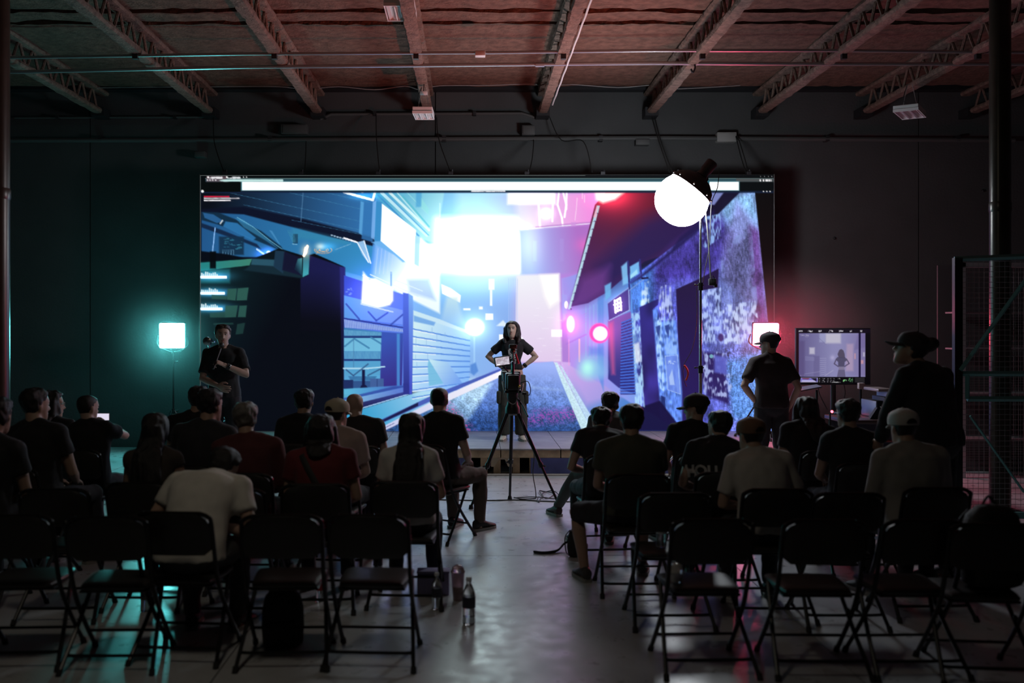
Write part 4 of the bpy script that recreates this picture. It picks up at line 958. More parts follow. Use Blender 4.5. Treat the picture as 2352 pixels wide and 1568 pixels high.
    for i, sd in enumerate((-1, 1)):
        if pose == 'sit':
            fd = Vector(feet[i]) if feet else Vector((sd * .14 * s, .43 * s, .085))
            K[sd], A[sd] = ik(HJ[sd], fd, tl, sl, knees[i] if knees else (sd * .12, .6, .8))
        else:
            fd = Vector(feet[i]) if feet else Vector((sd * .11 * s, -.01, .085))
            K[sd], A[sd] = ik(HJ[sd], fd, tl, sl, knees[i] if knees else (sd * .1, 1, 0))
    def arm(mb, sd, infl=0., upto=None, nn=12):
        if upto is None:
            mb.tube([S[sd], S[sd].lerp(E[sd], .35), S[sd].lerp(E[sd], .8), E[sd], E[sd].lerp(Wr[sd], .3), E[sd].lerp(Wr[sd], .75), Wr[sd], Wr[sd] + (Wr[sd] - E[sd]).normalized() * .018 * s],
                    [q * s + infl for q in (.054, .047, .039, .0385, .04, .031, .026, .025)], nn, round_ends=True)
        elif upto <= 1:
            p = [S[sd], S[sd].lerp(E[sd], .4 * upto), S[sd].lerp(E[sd], upto)]; mb.tube(p, [.056 * s + infl, .052 * s + infl, .05 * s + infl * 1.25], nn)
            mb.sphere(S[sd], .058 * s + infl, 12, 8)
        else:
            f = upto - 1
            mb.tube([S[sd], S[sd].lerp(E[sd], .5), E[sd], E[sd].lerp(Wr[sd], f * .5), E[sd].lerp(Wr[sd], f)], [q * s + infl for q in (.056, .05, .043, .042, .033)], nn); mb.sphere(S[sd], .058 * s + infl, 12, 8)
        mb.tube([N + MT @ Vector((sd * .03 * s, -.005, -.015 * s)), S[sd] + MT @ Vector((-sd * .02 * s, 0, .012 * s))], [.05 * s + infl, .05 * s + infl], 12, round_ends=True)
    def leg(mb, sd, infl=0., upto=2., flare=0.):
        pts = [HJ[sd], HJ[sd].lerp(K[sd], .5), K[sd], K[sd].lerp(A[sd], .3), K[sd].lerp(A[sd], .7), A[sd]]; rad = [q * s + infl for q in (.086, .076, .055, .055, .043, .037)]
        rad[-1] += flare; rad[-2] += flare * .7; rad[-3] += flare * .4; rad[2] += flare * .3
        if upto < 2: pts = pts[:3]; rad = rad[:3]; rad[-1] += .012
        mb.tube(pts, rad, 12)
        mb.sphere(K[sd], rad[2], 12, 8) if upto >= 2 else None
    # body: one continuous surface
    mb = MB(); torso(mb)
    for sd in (-1, 1):
        arm(mb, sd); leg(mb, sd)
        mb.tube([A[sd], A[sd] + Vector((0, -.02, -.04)), A[sd] + Vector((0, .05, -.05)), A[sd] + Vector((0, .13 * s, -.06))], [.036 * s, .035 * s, .03 * s, .02 * s], 10, round_ends=True)
    mb.tube([N + Vector((0, 0, -.04)), N.lerp(hp((0, -.018, -.05)), .5), hp((0, -.016, -.03))], [.058 * s, .054 * s * (.86 if female else 1), .056 * s * (.86 if female else 1)], 14)
    mb.loft([[hp(p) for p in head_ring(*h)] for h in HEAD])
    mb.tube([hp((0, .078, .03)), hp((0, .094, .0)), hp((0, .104, -.022))], [.009 * hs, .011 * hs, .0135 * hs], 8, round_ends=True)
    mb.tube([hp((-.014, .09, -.024)), hp((.014, .09, -.024))], .009 * hs, 8, round_ends=True)
    mb.tube([hp((-.045, .072, .036)), hp((0, .086, .038)), hp((.045, .072, .036))], .0085 * hs, 8, round_ends=True)
    for sd in (-1, 1): mb.sphere(hp((sd * .074, -.012, .0)), (.011 * hs, .021 * hs, .033 * hs), 10, 8, RH @ Matrix.Rotation(sd * .35, 3, 'Z') @ Matrix.Rotation(.15, 3, 'X'))
    co, nr, fc = remeshed(mb, min(voxel, .012), 2)
    V, FF = [co], list(fc); off = len(co)
    for sd, kind, pal in ((-1, lhand, palm_l), (1, rhand, palm_r)):
        hc, hf = hand_geo(kind); d = (Wr[sd] - E[sd]).normalized()
        if pal is None: pal = (0, .1, -1) if pose == 'sit' else (-sd, .2, 0)
        y = Vector(pal); y = (y - d * y.dot(d)).normalized(); x = y.cross(d)
        # thumb side: towards the middle / forward
        want = Vector((-sd, .3, .2)); fl = 1 if x.dot(want) > 0 else -1
        M = np.array([list(x * fl), list(y), list(d)]).T
        V.append((hc * s) @ M.T + np.array(Wr[sd])); FF += [tuple(i + off for i in (f if fl > 0 else f[::-1])) for f in hf]; off += len(hc)
    link('body', raw_mesh('body', np.concatenate(V), FF, Sk), rt)
    # clothes
    Ms = mat('cloth_%02d%02d%02d' % tuple(int(c * 99) for c in shirt), shirt, .85, var=.12, vscale=5, bump=.15, bscale=160, sheen=.05)
    mb = MB(); torso(mb, .013 * s, (.15 if crop else -.12), 1.01, .02 * (0 if crop else 1)); mb.tube([spine(.88), spine(.95), spine(1.0) + frame(1) @ Vector((0, .004, .006 * s))], [.1 * s, .09 * s, .072 * s], 16)
    for sd in (-1, 1): arm(mb, sd, .013 * s, sleeve)
    co, nr, fc = remeshed(mb, voxel, 3); co = folds(co, nr, .011, 9., len(label), (1, 1, .6))
    sb = BVHTree.FromPolygons([Vector(p) for p in co], fc)
    so_ = link('shirt', raw_mesh('shirt', co, fc, Ms), rt); info['shirt'] = so_
    Mp = mat('cloth_%02d%02d%02d' % tuple(int(c * 99) for c in pants), pants, .85, var=.12, vscale=5, bump=.15, bscale=160, sheen=.05)
    mb = MB(); torso(mb, .01 * s, -.25, -.02 if crop else .12)
    for sd in (-1, 1): leg(mb, sd, .014 * s + baggy * .5, 1. if shorts else 2., baggy)
    co, nr, fc = remeshed(mb, voxel, 3); co = folds(co, nr, .008, 9., len(label) + 5)
    link('shorts' if shorts else 'trousers', raw_mesh('trousers', co, fc, Mp), rt)
    Mh = mat('shoe_%02d%02d%02d' % tuple(int(c * 99) for c in shoe), shoe, .6); Msole = mat('shoe_sole', (.3, .3, .28), .7)
    for i, sd in enumerate((-1, 1)):
        a = A[sd]; g = a.z - .085; dirn = Vector((sd * .22, 1, 0)).normalized(); nrm_ = Vector((dirn.y, -dirn.x, 0)); R, R2 = [], []
        for y, hw, zt in ((-.075, .022, .07), (-.06, .036, .1), (-.01, .041, .118), (.04, .042, .098), (.09, .047, .072), (.14, .046, .058), (.18, .036, .045), (.2, .018, .032)):
            c = Vector((a.x, a.y, g)) + dirn * y * s
            R.append([c + nrm_ * (hw * s * math.cos(q)) + Vector((0, 0, .018 + (zt - .018) * s * (.5 + .5 * math.sin(q)))) for q in (2 * math.pi * k / 12 for k in range(12))])
            R2.append([c + nrm_ * (hw * 1.08 * s * x) + Vector((0, 0, z)) for x, z in ((-1, 0), (1, 0), (1.02, .024), (-1.02, .024))])
        so2 = MB().loft(R).build('shoe', Mh, rt); MB().loft(R2).build('sole', Msole, so2, False)
    # hair
    if hair:
        Mha = mat('hair_%02d%02d%02d' % tuple(int(c * 99) for c in hair_col), hair_col, .45, var=.3, vscale=40, bump=.4, bscale=220)
        def infl(z, a):
            d = math.degrees(a); line = {'short': np.interp(d, [0, 50, 75, 95, 120, 180], [.07, .066, .035, -.02, -.06, -.075]), 'bun': np.interp(d, [0, 50, 75, 95, 120, 180], [.07, .066, .035, -.02, -.06, -.075]), 'buzz': np.interp(d, [0, 50, 75, 95, 120, 180], [.075, .07, .045, -.005, -.05, -.06]),
                                          'bald': np.interp(d, [0, 80, 100, 180], [.5, .5, .0, -.07])}.get(hair, np.interp(d, [0, 40, 60, 80, 180], [.075, .066, .03, -.2, -.2]))
            th = {'buzz': .006, 'short': .016, 'bald': .004}.get(hair, .02)
            if hair == 'bald' and z > .035: return -.012
            k = np.clip((z - line) / .012, 0, 1); return -.012 + k * (.012 + th)
        mb = MB(); zs = np.linspace(-.1, .121, 20)
        mb.loft([[hp((p.x, p.y - .003, p.z * (1 if hair in ('buzz', 'bald') else 1.05) + (0 if hair in ('buzz', 'bald') else .006))) for p in head_ring(z, *head_interp(z), infl)] for z in zs])
        if hair in ('long', 'bob'):
            R = []; L = hairlen; zt_ = hp((0, 0, .06)).z
            for i in range(12):
                t = i / 11; c = hp((0, -.055, .06)).lerp(hp((0, -.075, -.06)), min(t * 3, 1)); z = hp((0, 0, .06)).z - t * L
                back = 0
                if True:
                    xx = Hc.x * (1 - t * .3) + spine(.7).x * t * .3; hit = [sb.ray_cast(Vector((xx + q, -1.5, z)), Vector((0, 1, 0)))[0] for q in (-.06, 0, .06)]; back = min([h.y - .022 for h in hit if h] + [9]); c = Vector((xx, min(hp((0, -.085, 0)).y + .03 * t, back), z))
                c.z = z
                hw = np.interp(t, [0, .2, .5, .8, .93, 1], [.072, .09, .108, .112, .085, .03] if hair == 'long' else [.072, .09, .1, .085, .06, .03]) * hs; hd = np.interp(t, [0, .2, .5, .9, 1], [.06, .06, .042, .03, .012]) * hs
                R.append([c + Vector((hw * math.cos(q), hd * math.sin(q), 0)) for q in (2 * math.pi * k / 18 for k in range(18))])
            mb.loft(R)
            if brows or hair == 'bob':      # locks falling forward on both sides of the face
                for sd in (-1, 1):
                    mb.tube([hp((sd * .05, .02, .1)), hp((sd * .085, .0, .03)), hp((sd * .092, .0, -.07)), hp((sd * .1, .035, -.15)), hp((sd * .085, .07, -.24 * hairlen / .45))], [.03 * hs, .032 * hs, .034 * hs, .03 * hs, .012 * hs], 10, flat=1.1)
        if hair == 'bun': mb.sphere(hp((0, -.115, .085)), .052 * hs, 14, 10)
        if hair in ('long', 'bob', 'bun', 'short'):
            co, nr, fc = remeshed(mb, .009, 2); co = folds(co, nr, .01 if hair != 'bun' else .006, 26., 3 + len(label), (1, 1, .22 if hair in ('long', 'bob') else .7)); me = raw_mesh('hair', co, fc, Mha)
        else: me = mb.mesh('hair', Mha)
        link('hair', me, rt)
    if cap:
        Mc = mat('cap_%02d%02d%02d' % tuple(int(c * 99) for c in cap), cap, .8, bump=.1, bscale=200); RB = Matrix.Rotation(brim_dir, 3, 'Z')
        hq = lambda v: Hc + RH @ (RB @ Vector(v) * hs)
        R = []
        for z in np.linspace(.02, .128, 12):
            hw, fr, bk = head_interp(min(z - .004, .119)); k = .019 if z < .1 else .014
            R.append([hq((p.x * 1.0, p.y, z + .012)) for p in head_ring(z, hw + k, fr + k, bk - k)])
        cp = MB().loft(R).build('cap', Mc, rt)
        R = []
        for y in (-.01, .0, .03, .06, .085, .098):
            hwid = .082 * math.sqrt(max(.02, 1 - (max(0, y) / .1) ** 2.2))
            R.append([hq((hwid * u, .083 + y - .016 * u * u * (1 if y > 0 else .5) - (.03 * u * u), .03 - .012 * u * u - y * .22 + dz)) for u, dz in [(q / 5 - 1, .006) for q in range(11)] + [(1 - q / 5, 0) for q in range(11)]])
        MB().loft(R).build('brim', Mc, cp); MB().sphere(hq((0, -.005, .142)), (.009, .009, .006), 10, 6).build('cap_button', Mc, cp)
        n = 14
        arch = [(-.03, .036)] + [(.034 * math.cos(math.pi * (1 - k / n)), .034 + .034 * math.sin(math.pi * k / n)) for k in range(n + 1)]
        pts = []
        for (x, z) in arch[1:]:
            hw, fr, bk = head_interp(z - .004); k = .024; L_ = (fr - bk) / 2 + k
            pts.append((x, (fr + bk) / 2 - L_ * (1 - min(.95, abs(x) / (hw + k)) ** 2.17) ** .46 - .002, z + .01))
        f_ = [hq(p) for p in pts]; b_ = [hq((p[0], p[1] + .008, p[2])) for p in pts]
        g = len(f_); MB().add(f_ + b_, [tuple(range(g)), tuple(range(2 * g - 1, g - 1, -1))] + [(i, (i + 1) % g, g + (i + 1) % g, g + i) for i in range(g)]).build('cap_opening', mat('cap_gap', (.015, .012, .01), .9), cp)
    # eyes and lips
    if EYE_ME is None:
        e = MB(); e.sphere((0, 0, 0), .0118, 14, 10); e.cur = 1; e.sphere((0, .0075, 0), (.006, .0052, .006), 10, 6)
        EYE_ME = e.mesh('eye', [mat('eye_white', (.7, .68, .66), .25), mat('iris', (.03, .018, .01), .2)])
    for sd in (-1, 1):
        o = link('eye', EYE_ME, rt); o.location = hp((sd * .031, .0705, .0165)); o.rotation_euler = RH.to_euler(); o.scale = (hs, hs, hs * .72)
    LIP = mat('lips_' + skin, tuple(c * k for c, k in zip(SKINS[skin], (.85, .55, .55))), .4)
    MB().tube([hp((-.024, .079, -.053)), hp((-.008, .0895, -.0495)), hp((0, .0895, -.051)), hp((.008, .0895, -.0495)), hp((.024, .079, -.053))], [.002, .0048 * hs, .005 * hs, .0048 * hs, .002], 8).tube([hp((-.02, .08, -.056)), hp((0, .089, -.061)), hp((.02, .08, -.056))], [.002, .0058 * hs, .002], 8).build('lips', LIP, rt)
    if brows:
        for sd in (-1, 1):
            MB().tube([hp((sd * .014, .0885, .034)), hp((sd * .032, .0845, .041)), hp((sd * .052, .068, .034))], [.0028, .0034, .0018], 6).build('eyebrow', mat('brow_hair', (.015, .01, .008), .7), rt)
            MB().tube([hp((sd * .018, .083, .02)), hp((sd * .031, .085, .0245)), hp((sd * .046, .074, .018))], [.0016, .0024, .0016], 6).build('eyelid', mat('lash_line', (.03, .018, .014), .6), rt)
    info.update(dict(spine=spine, frame=frame, Wr=Wr, E=E, S=S, hp=hp, RH=RH, Hc=Hc, hs=hs, K=K, A=A, HJ=HJ))
    return info
def solve_sit(top, s, seat=.46, hat=.02):
    """How far a seated person leans for the crown of the head to reach a given height."""
    best = None
    for l in np.linspace(-.02, .75, 60):
        sl = .08 + l * .35
        z = seat + .085 * s + sum(math.cos(l * .5 + sl * 2 * t) for t in np.linspace(.05, .95, 10)) / 10 * .52 * s + .125 * s * math.cos(l * .5 + sl * 2) + .12 * s ** .7 + hat
        d = abs(z - top)
        if best is None or d < best[0]: best = (d, l * .5, sl, z)
    l, sl = best[1], best[2]
    fwd = sum(math.sin(l + sl * 2 * t) for t in np.linspace(.05, .95, 10)) / 10 * .52 * s + .125 * s * math.sin(l + sl * 2) + .035 * s
    return l, sl, best[3], fwd
# ================================================================ lamps on stands
POLE = mat('chrome_pole', (.6, .6, .6), .2, 1.); BLK = mat('black_plastic', (.015, .015, .016), .45); BLKM = mat('black_metal', (.03, .03, .032), .35, .7)
def emit(name, col, strength):
    m = mat(name, (.8, .8, .8), .5, emis=col, estr=strength); return m
def stand_legs(t, h, r, n=3, rot=.4, m=None):
    for k in range(n):
        a = rot + k * 2 * math.pi / n
        lg = MB().tube([(math.cos(a) * .03, math.sin(a) * .03, h), (math.cos(a) * r, math.sin(a) * r, .02)], .011, 8).build('leg', m or BLKM, t)
        MB().tube([(math.cos(a) * r, math.sin(a) * r, .035), (math.cos(a) * (r + .012), math.sin(a) * (r + .012), .0)], .015, 8).build('foot', BLK, lg)
        MB().tube([(0, 0, h * .3), (math.cos(a) * r * .55, math.sin(a) * r * .55, .02 + (h - .02) * .45)], .006, 6).build('brace', m or BLKM, t)
def panel_lamp(px0, py0, px1, py1, Y, base, col, strength, label, skew=0., facing=0., tilt=0.):
    cx, cz, wd, hh = X_((px0 + px1) / 2, Y), Z_((py0 + py1) / 2, Y), (px1 - px0) * Y / F, (py1 - py0) * Y / F
    t = thing('panel_lamp', (cx, Y, base), label, 'lamp', facing); z = cz - base
    ct, sn = math.cos(tilt), math.sin(tilt)
    sk = lambda q: setattr(q, 'v', [(x + skew * (zz - z), y * ct - (zz - z) * sn, z + (zz - z) * ct + y * sn) for x, y, zz in q.v]) or q
    sk(MB().bbox((-wd / 2, -.04, z - hh / 2), (wd / 2, .0, z + hh / 2), .018)).build('diffuser', emit('glow_' + label.split()[0], col, strength), t)
    sk(MB().bbox((-wd / 2 - .004, .0, z - hh / 2 - .004), (wd / 2 + .004, .05, z + hh / 2 + .004), .012)).build('lamp_back', BLK, t)
    MB().tube(smooth_path([(-wd / 2 - .03, 0, z), (-wd / 2 - .035, .03, z - hh * .4), (0, .05, z - hh / 2 - .06), (wd / 2 + .035, .03, z - hh * .4), (wd / 2 + .03, 0, z)], 5), .008, 6).build('yoke', BLKM, t)
    MB().tube([(0, .05, .5), (0, .05, z - hh / 2 - .05)], .012, 10).build('pole', BLKM, t); MB().tube([(0, .05, .1), (0, .05, .62)], .017, 10).build('lower_pole', BLKM, t)
    for q in (.62, z - hh / 2 - .2): MB().tube([(0, .05, q - .03), (0, .05, q + .03)], .024, 10).tube([(0, .05, q), (.06, .04, q)], .008, 6).sphere((.065, .04, q), .014, 8, 6).build('knob', BLK, t)
    stand_legs(t, .62, .42); return t
panel_lamp(367, 741, 425, 799, 14.55, 0, (.16, 1., 1.), CYAN_POWER, 'cyan glowing square lamp on a stand left of the screen', .06, tilt=.22)
panel_lamp(1729, 741, 1787, 793, 13.6, SH, (1., .06, .13), RED_POWER, 'red glowing square lamp on a stand at the right edge of the screen', -.03, tilt=.22)
def added_uplight(loc, aim, power, col, ang, label):
    t = thing('added_floor_uplight', loc, label, 'lamp'); d = (Vector(aim) - Vector(loc)).normalized(); R = d.to_track_quat('Z', 'Y').to_matrix(); c = Vector((0, 0, .17))
    MB().lathe([(.07, -.1), (.085, -.08), (.085, .1), (.08, .1), (.075, .0), (.02, -.02)], c, 20, R).build('lamp_can', BLK, t)
    MB().tube(smooth_path([(-.1, 0, .17), (-.1, 0, .05), (0, 0, .012), (.1, 0, .05), (.1, 0, .17)], 4), .009, 6).build('floor_bracket', BLKM, t)
    l = bpy.data.lights.new('added_uplight_beam', 'SPOT'); l.energy = power; l.color = col; l.spot_size = ang; l.spot_blend = .9; l.shadow_soft_size = .05
    o = bpy.data.objects.new('added_uplight_beam', l); COL.objects.link(o); o.parent = t; o.location = c + d * .06; o.rotation_euler = d.to_track_quat('-Z', 'Y').to_euler()
added_uplight((2.05, 9.9, 0), (.1, 11.7, 5.4), UP_POWER, (1., .12, .05), 1.2, 'small added floor lamp, unseen behind the right audience, throwing red light on the ceiling')  # unseen lamp, added to redden the ceiling
# the big soft lantern on a tall stand
KY = 11.9
t = thing('softbox_lamp', (X_(1609, KY), KY, 0), 'big white glowing lantern softbox on a tall chrome stand', 'lamp')
c = at(1583, 438, KY) - Vector(t.location); ax = (at(1532, 505, KY) - at(1618, 398, KY)); ax.y = .07; ax.normalize()
RQ = ax.to_track_quat('Z', 'Y').to_matrix(); r0 = 55 * KY / F
prof = [(r0 * .05, 1.56 * r0), (r0 * .4, 1.5 * r0), (r0 * .76, 1.3 * r0), (r0 * 1.02, .95 * r0), (r0 * 1.12, .52 * r0), (r0 * 1.08, .2 * r0), (r0 * .99, -.02 * r0), (r0 * .97, -.12 * r0)]
MB().lathe([(p.x, p.y) for p in smooth_path([(r, z, 0) for r, z in prof], 4)], c, 56, RQ).build('diffuser', emit('glow_lantern', (.88, .94, 1.), KEY_POWER), t)
MB().lathe([(r0 * .985, -.1 * r0), (r0 * .97, -.16 * r0), (r0 * .86, -.42 * r0), (r0 * .56, -.66 * r0), (r0 * .3, -.76 * r0), (r0 * .2, -.8 * r0)], c, 40, RQ).build('fabric_shell', mat('black_nylon', (.02, .02, .02), .55), t)
MB().lathe([(.055, -1.55 * r0), (.07, -1.5 * r0), (.07, -1.1 * r0), (.06, -.95 * r0), (.075, -.8 * r0), (.06, -.76 * r0)], c, 20, RQ).build('lamp_head', BLK, t)
hd = c + RQ @ Vector((0, 0, -1.2 * r0))
for k in range(8):
    a = 2 * math.pi * k / 8; MB().sphere(c + RQ @ Vector((r0 * .97 * math.cos(a), r0 * .97 * math.sin(a), -.22 * r0)), .014, 8, 6).build('rod_tip', POLE, t)
top = Vector((0, .02, Z_(400, KY)))
MB().tube([hd + Vector((0, .08, 0)), hd + Vector((.02, .1, -.12)), Vector((0.02, .06, Z_(432, KY))), Vector((0, .0, Z_(470, KY)))], .014, 8).build('yoke', BLKM, t)
MB().tube([(0, 0, Z_(660, KY)), (0, 0, Z_(470, KY))], .0125, 12).build('upper_pole', POLE, t)
MB().tube([(0, 0, Z_(850, KY)), (0, 0, Z_(655, KY))], .0165, 12).build('middle_pole', POLE, t)
MB().tube([(0, 0, .12), (0, 0, Z_(845, KY))], .0205, 12).build('lower_pole', POLE, t)
for py in (658, 848): MB().tube([(0, 0, Z_(py, KY) - .045), (0, 0, Z_(py, KY) + .045)], .029, 12).tube([(-.06, 0, Z_(py, KY) + .02), (.04, 0, Z_(py, KY) + .02)], .007, 6).sphere((-.065, 0, Z_(py, KY) + .02), .013, 8, 6).build('clamp_collar', BLKM, t)
stand_legs(t, .62, .55, 3, .9, POLE)
# ballast hanging from the lamp and its cables
bx = thing('lamp_ballast', at(1636, 646, KY + .02), 'small black power box hanging by cables from the softbox', 'box')
MB().bbox((-.045, -.03, -.05), (.045, .03, .035), .012).build('box_body', BLK, bx); MB().tube([(-.02, -.03, .035), (0, -.03, .07), (.02, -.03, .035)], .006, 6).build('handle', BLKM, bx); MB().bbox((.02, -.025, -.07), (.055, .025, -.03), .006).build('socket', BLK, bx)
cable('lamp_cable', [at(1620, 480, KY + .03), at(1626, 540, KY + .03), at(1630, 600, KY + .03), at(1632, 638, KY + .02)], .0085, 'thick dark cable from the softbox down to its power box', None, mat('dark_grey_cable', (.08, .08, .08), .4))
cable('lamp_cable', [at(1652, 385, KY + .03), at(1648, 430, KY + .03), at(1634, 470, KY + .04), at(1630, 560, KY + .04), at(1620, 615, KY + .03), at(1612, 660, KY + .02)], .005, 'thin dark cable looping behind the softbox stand')
cable('lamp_cable', [at(1600, 660, KY), at(1600, 740, KY), at(1590, 800, KY), at(1571, 838, KY), at(1570, 868, KY), at(1577, 888, KY)], .004, 'thin cable bowed out left of the softbox stand')
tag(MB().tube(smooth_path([at(1571, 838, KY), at(1578, 848, KY), at(1580, 860, KY), at(1575, 874, KY)], 6), [.006] + [.012] * 17 + [.006], 8).build('cable_tie', mat('red_strap', (.6, .04, .03), .5)), 'short red strap on the cable beside the softbox stand', 'strap')

# ================================================================ folding chairs
VINYL = mat('black_vinyl', (.02, .019, .018), .42, bump=.06, bscale=300); TUBE = mat('chair_tube', (.022, .022, .023), .3, .6); CAPM = mat('rubber_cap', (.02, .02, .02), .8)
def make_chair():
    t = empty('folding_chair'); w_ = .215
    def frame_pts(sx, out=0.):        # back tube running down to the front foot
        return [(sx * (w_ - .06), -.265, .835), (sx * (w_ - .015), -.262, .815), (sx * w_, -.255, .77), (sx * w_, -.15, .45), (sx * (w_ + .005), .0, .24), (sx * (w_ + .01), .215, .012)]
    MB().tube(smooth_path([(-w_ + .06, -.265, .835), (w_ - .06, -.265, .835)], 4), .0125, 8).build('top_tube', TUBE, t)
    for sx in (-1, 1):
        lg = MB().tube(smooth_path(frame_pts(sx), 5), .0125, 8).build('front_leg', TUBE, t); MB().tube([(sx * (w_ + .009), .2, .03), (sx * (w_ + .011), .222, .0)], .017, 8).build('foot_cap', CAPM, lg)
        rl = MB().tube([(sx * (w_ - .025), .12, .425), (sx * (w_ + .004), -.08, .2), (sx * (w_ + .03), -.272, .012)], .012, 8).build('rear_leg', TUBE, t); MB().tube([(sx * (w_ + .029), -.26, .03), (sx * (w_ + .031), -.278, .0)], .0165, 8).build('foot_cap', CAPM, rl)
        MB().sphere((sx * (w_ - .008), -.02, .3), (.012, .016, .016), 8, 6).build('hinge', TUBE, t)
    MB().tube(smooth_path([(-w_ - .015, -.19, .09), (-w_ + .03, -.195, .082), (w_ - .03, -.195, .082), (w_ + .015, -.19, .09)], 4), .0095, 8).build('cross_bar', TUBE, t)
    MB().tube([(-w_, .1, .13), (w_, .1, .13)], .0085, 8).build('cross_bar', TUBE, t)
    # backrest: curved padded plate with round corners
    nx, nz = 14, 9; f, b = [], []
    for j in range(nz):
        v = j / (nz - 1)
        for i in range(nx):
            u = i / (nx - 1) * 2 - 1; z = .60 + .235 * v; hw = w_ - .006
            e = 1 - .38 * max(0, (v - .62) / .38) ** 3 - .2 * max(0, (.22 - v) / .22) ** 2.5
            x = u * hw * e; y = -.222 - .045 * (z - .6) / .235 - .03 * (1 - u * u) * .5
            ed = min(1, (1 - abs(u)) * 5, v * 6, (1 - v) * 6); th = .008 + .014 * math.sqrt(max(0, ed))
            f.append((x, y + th, z)); b.append((x, y - th * .7, z))
    n = nx * nz; q = []
    for j in range(nz - 1):
        for i in range(nx - 1): a = j * nx + i; q += [(a, a + 1, a + nx + 1, a + nx), (n + a, n + a + nx, n + a + nx + 1, n + a + 1)]
    rim = list(range(nx)) + [j * nx + nx - 1 for j in range(1, nz)] + [(nz - 1) * nx + i for i in range(nx - 2, -1, -1)] + [j * nx for j in range(nz - 2, 0, -1)]
    for a, c_ in zip(rim, rim[1:] + rim[:1]): q.append((a, c_, n + c_, n + a))
    MB().add(f + b, q).build('backrest', VINYL, t)
    # seat: padded, narrower at the back
    R = []
    for y, hw, th in ((-.17, .15, .006), (-.16, .175, .016), (-.1, .187, .022), (.08, .2, .024), (.17, .2, .02), (.2, .185, .012), (.21, .16, .005)):
        R.append([(hw * (1 - .0 * k) * math.copysign(abs(math.cos(a)) ** .35, math.cos(a)), y, .437 + .02 * (y > 0) * 0 + th * math.copysign(abs(math.sin(a)) ** .7, math.sin(a))) for k, a in ((k, 2 * math.pi * k / 18) for k in range(18))])
    MB().loft(R).build('seat', VINYL, t); MB().bbox((-.185, -.15, .405), (.185, .18, .42), .006).build('seat_pan', TUBE, t, False)
    return t
CHAIR0 = make_chair(); chair_used = [False]
def chair(x, y, label, rz=0.):
    c = CHAIR0 if not chair_used[0] else copy_tree(CHAIR0); chair_used[0] = True
    c.location = (x, y, 0); c.rotation_euler = (0, 0, rz); return tag(c, label, 'chair', 'black folding chairs of the audience')
# empty chairs: px of the back, row depth, label
for px, y, lab, rz in [
    (22, 5.6, 'empty black folding chair at the lower left corner', .05), (243, 5.55, 'empty folding chair left of the white-shirted man, cyan floor shining under it', .02),
    (644, 5.6, 'empty black folding chair just right of the slouching man in the white shirt', .03), (853, 5.6, 'empty folding chair at the aisle end of the rear left row', -.06),
    (1632, 5.48, 'empty black folding chair nearest the aisle in the rear right row', .03), (1895, 5.46, 'empty black folding chair, second from the aisle in the rear right row', -.02), (2118, 5.46, 'empty black folding chair in front of the person in the white cap', .02),
    (2292, 5.35, 'folding chair at the lower right corner holding a backpack', -.1),
    (528, 6.45, 'empty folding chair between long-haired woman and red shirt, second row from the back', .02), (1548, 6.3, 'empty folding chair with a water bottle standing on its seat', .02), (1948, 6.3, 'empty folding chair between white t-shirt and white cap', 0), (122, 6.45, 'empty folding chair in the second row from the back, far left', .04),
    ]: chair(X_(px, y - .25), y, lab, rz)

# ================================================================ small things on and under the chairs
CLEAR = mat('clear_plastic', (.9, .95, .95), .08, trans=.92, spec=.5); WATER = mat('water', (.85, .93, .95), .02, trans=1.); LABELM = mat('dark_label', (.03, .03, .05), .5)
def bottle(loc, label, s=1., lab=LABELM, group='water bottles of the audience', fill=.7, rx=None):
    t = thing('water_bottle', loc, label, 'bottle', 0, group)
    p = [(.012, .0), (.03, .001), (.033, .008), (.031, .05), (.033, .06), (.031, .09), (.033, .1), (.033, .15), (.03, .165), (.018, .195), (.0125, .205), (.0125, .222)]
    MB().lathe([(r * s, z * s) for r, z in p], n=18).build('bottle_body', CLEAR, t)
    MB().lathe([(.0135 * s, .218 * s), (.0155 * s, .22 * s), (.0155 * s, .236 * s), (.014 * s, .239 * s)], n=14).build('bottle_cap', mat('bottle_cap_white', (.6, .62, .65), .5), t)
    MB().lathe([(.0336 * s, .085 * s), (.0339 * s, .087 * s), (.0339 * s, .138 * s), (.0336 * s, .14 * s)], n=18).build('bottle_label', lab, t)
    if fill: MB().lathe([(.011 * s, .004 * s), (.029 * s, .006 * s), (.029 * s, .2 * fill * s * .8)], n=16).build('water', WATER, t)
    return t
def flp(px, py): Y = EYE * F / (py - CY); return Vector((X_(px, Y), Y, 0))
bottle(flp(1077, 1432), 'tall clear plastic bottle standing on the aisle floor beside the left chairs', 1.22, fill=.25)
bottle(flp(868, 1325), 'clear bottle on the floor seen through the aisle chair of the rear left row', 1.05)
bottle(flp(1003, 1398), 'clear bottle by the legs of the aisle chair on the left', 1.0)
bottle(flp(336, 1402), 'clear bottle with cyan glints on the floor under the chairs at the left', 1.1)
bottle(Vector((X_(1525, 6.2), 6.28, .463)), 'clear ribbed bottle standing upright on the seat behind the man in the olive shirt', 1.0, lab=mat('pale_label', (.4, .4, .42), .5))
bottle(flp(735, 1380), 'small red-lit bottle on the floor under the rear left chairs', .9, lab=mat('red_label', (.5, .04, .05), .5))
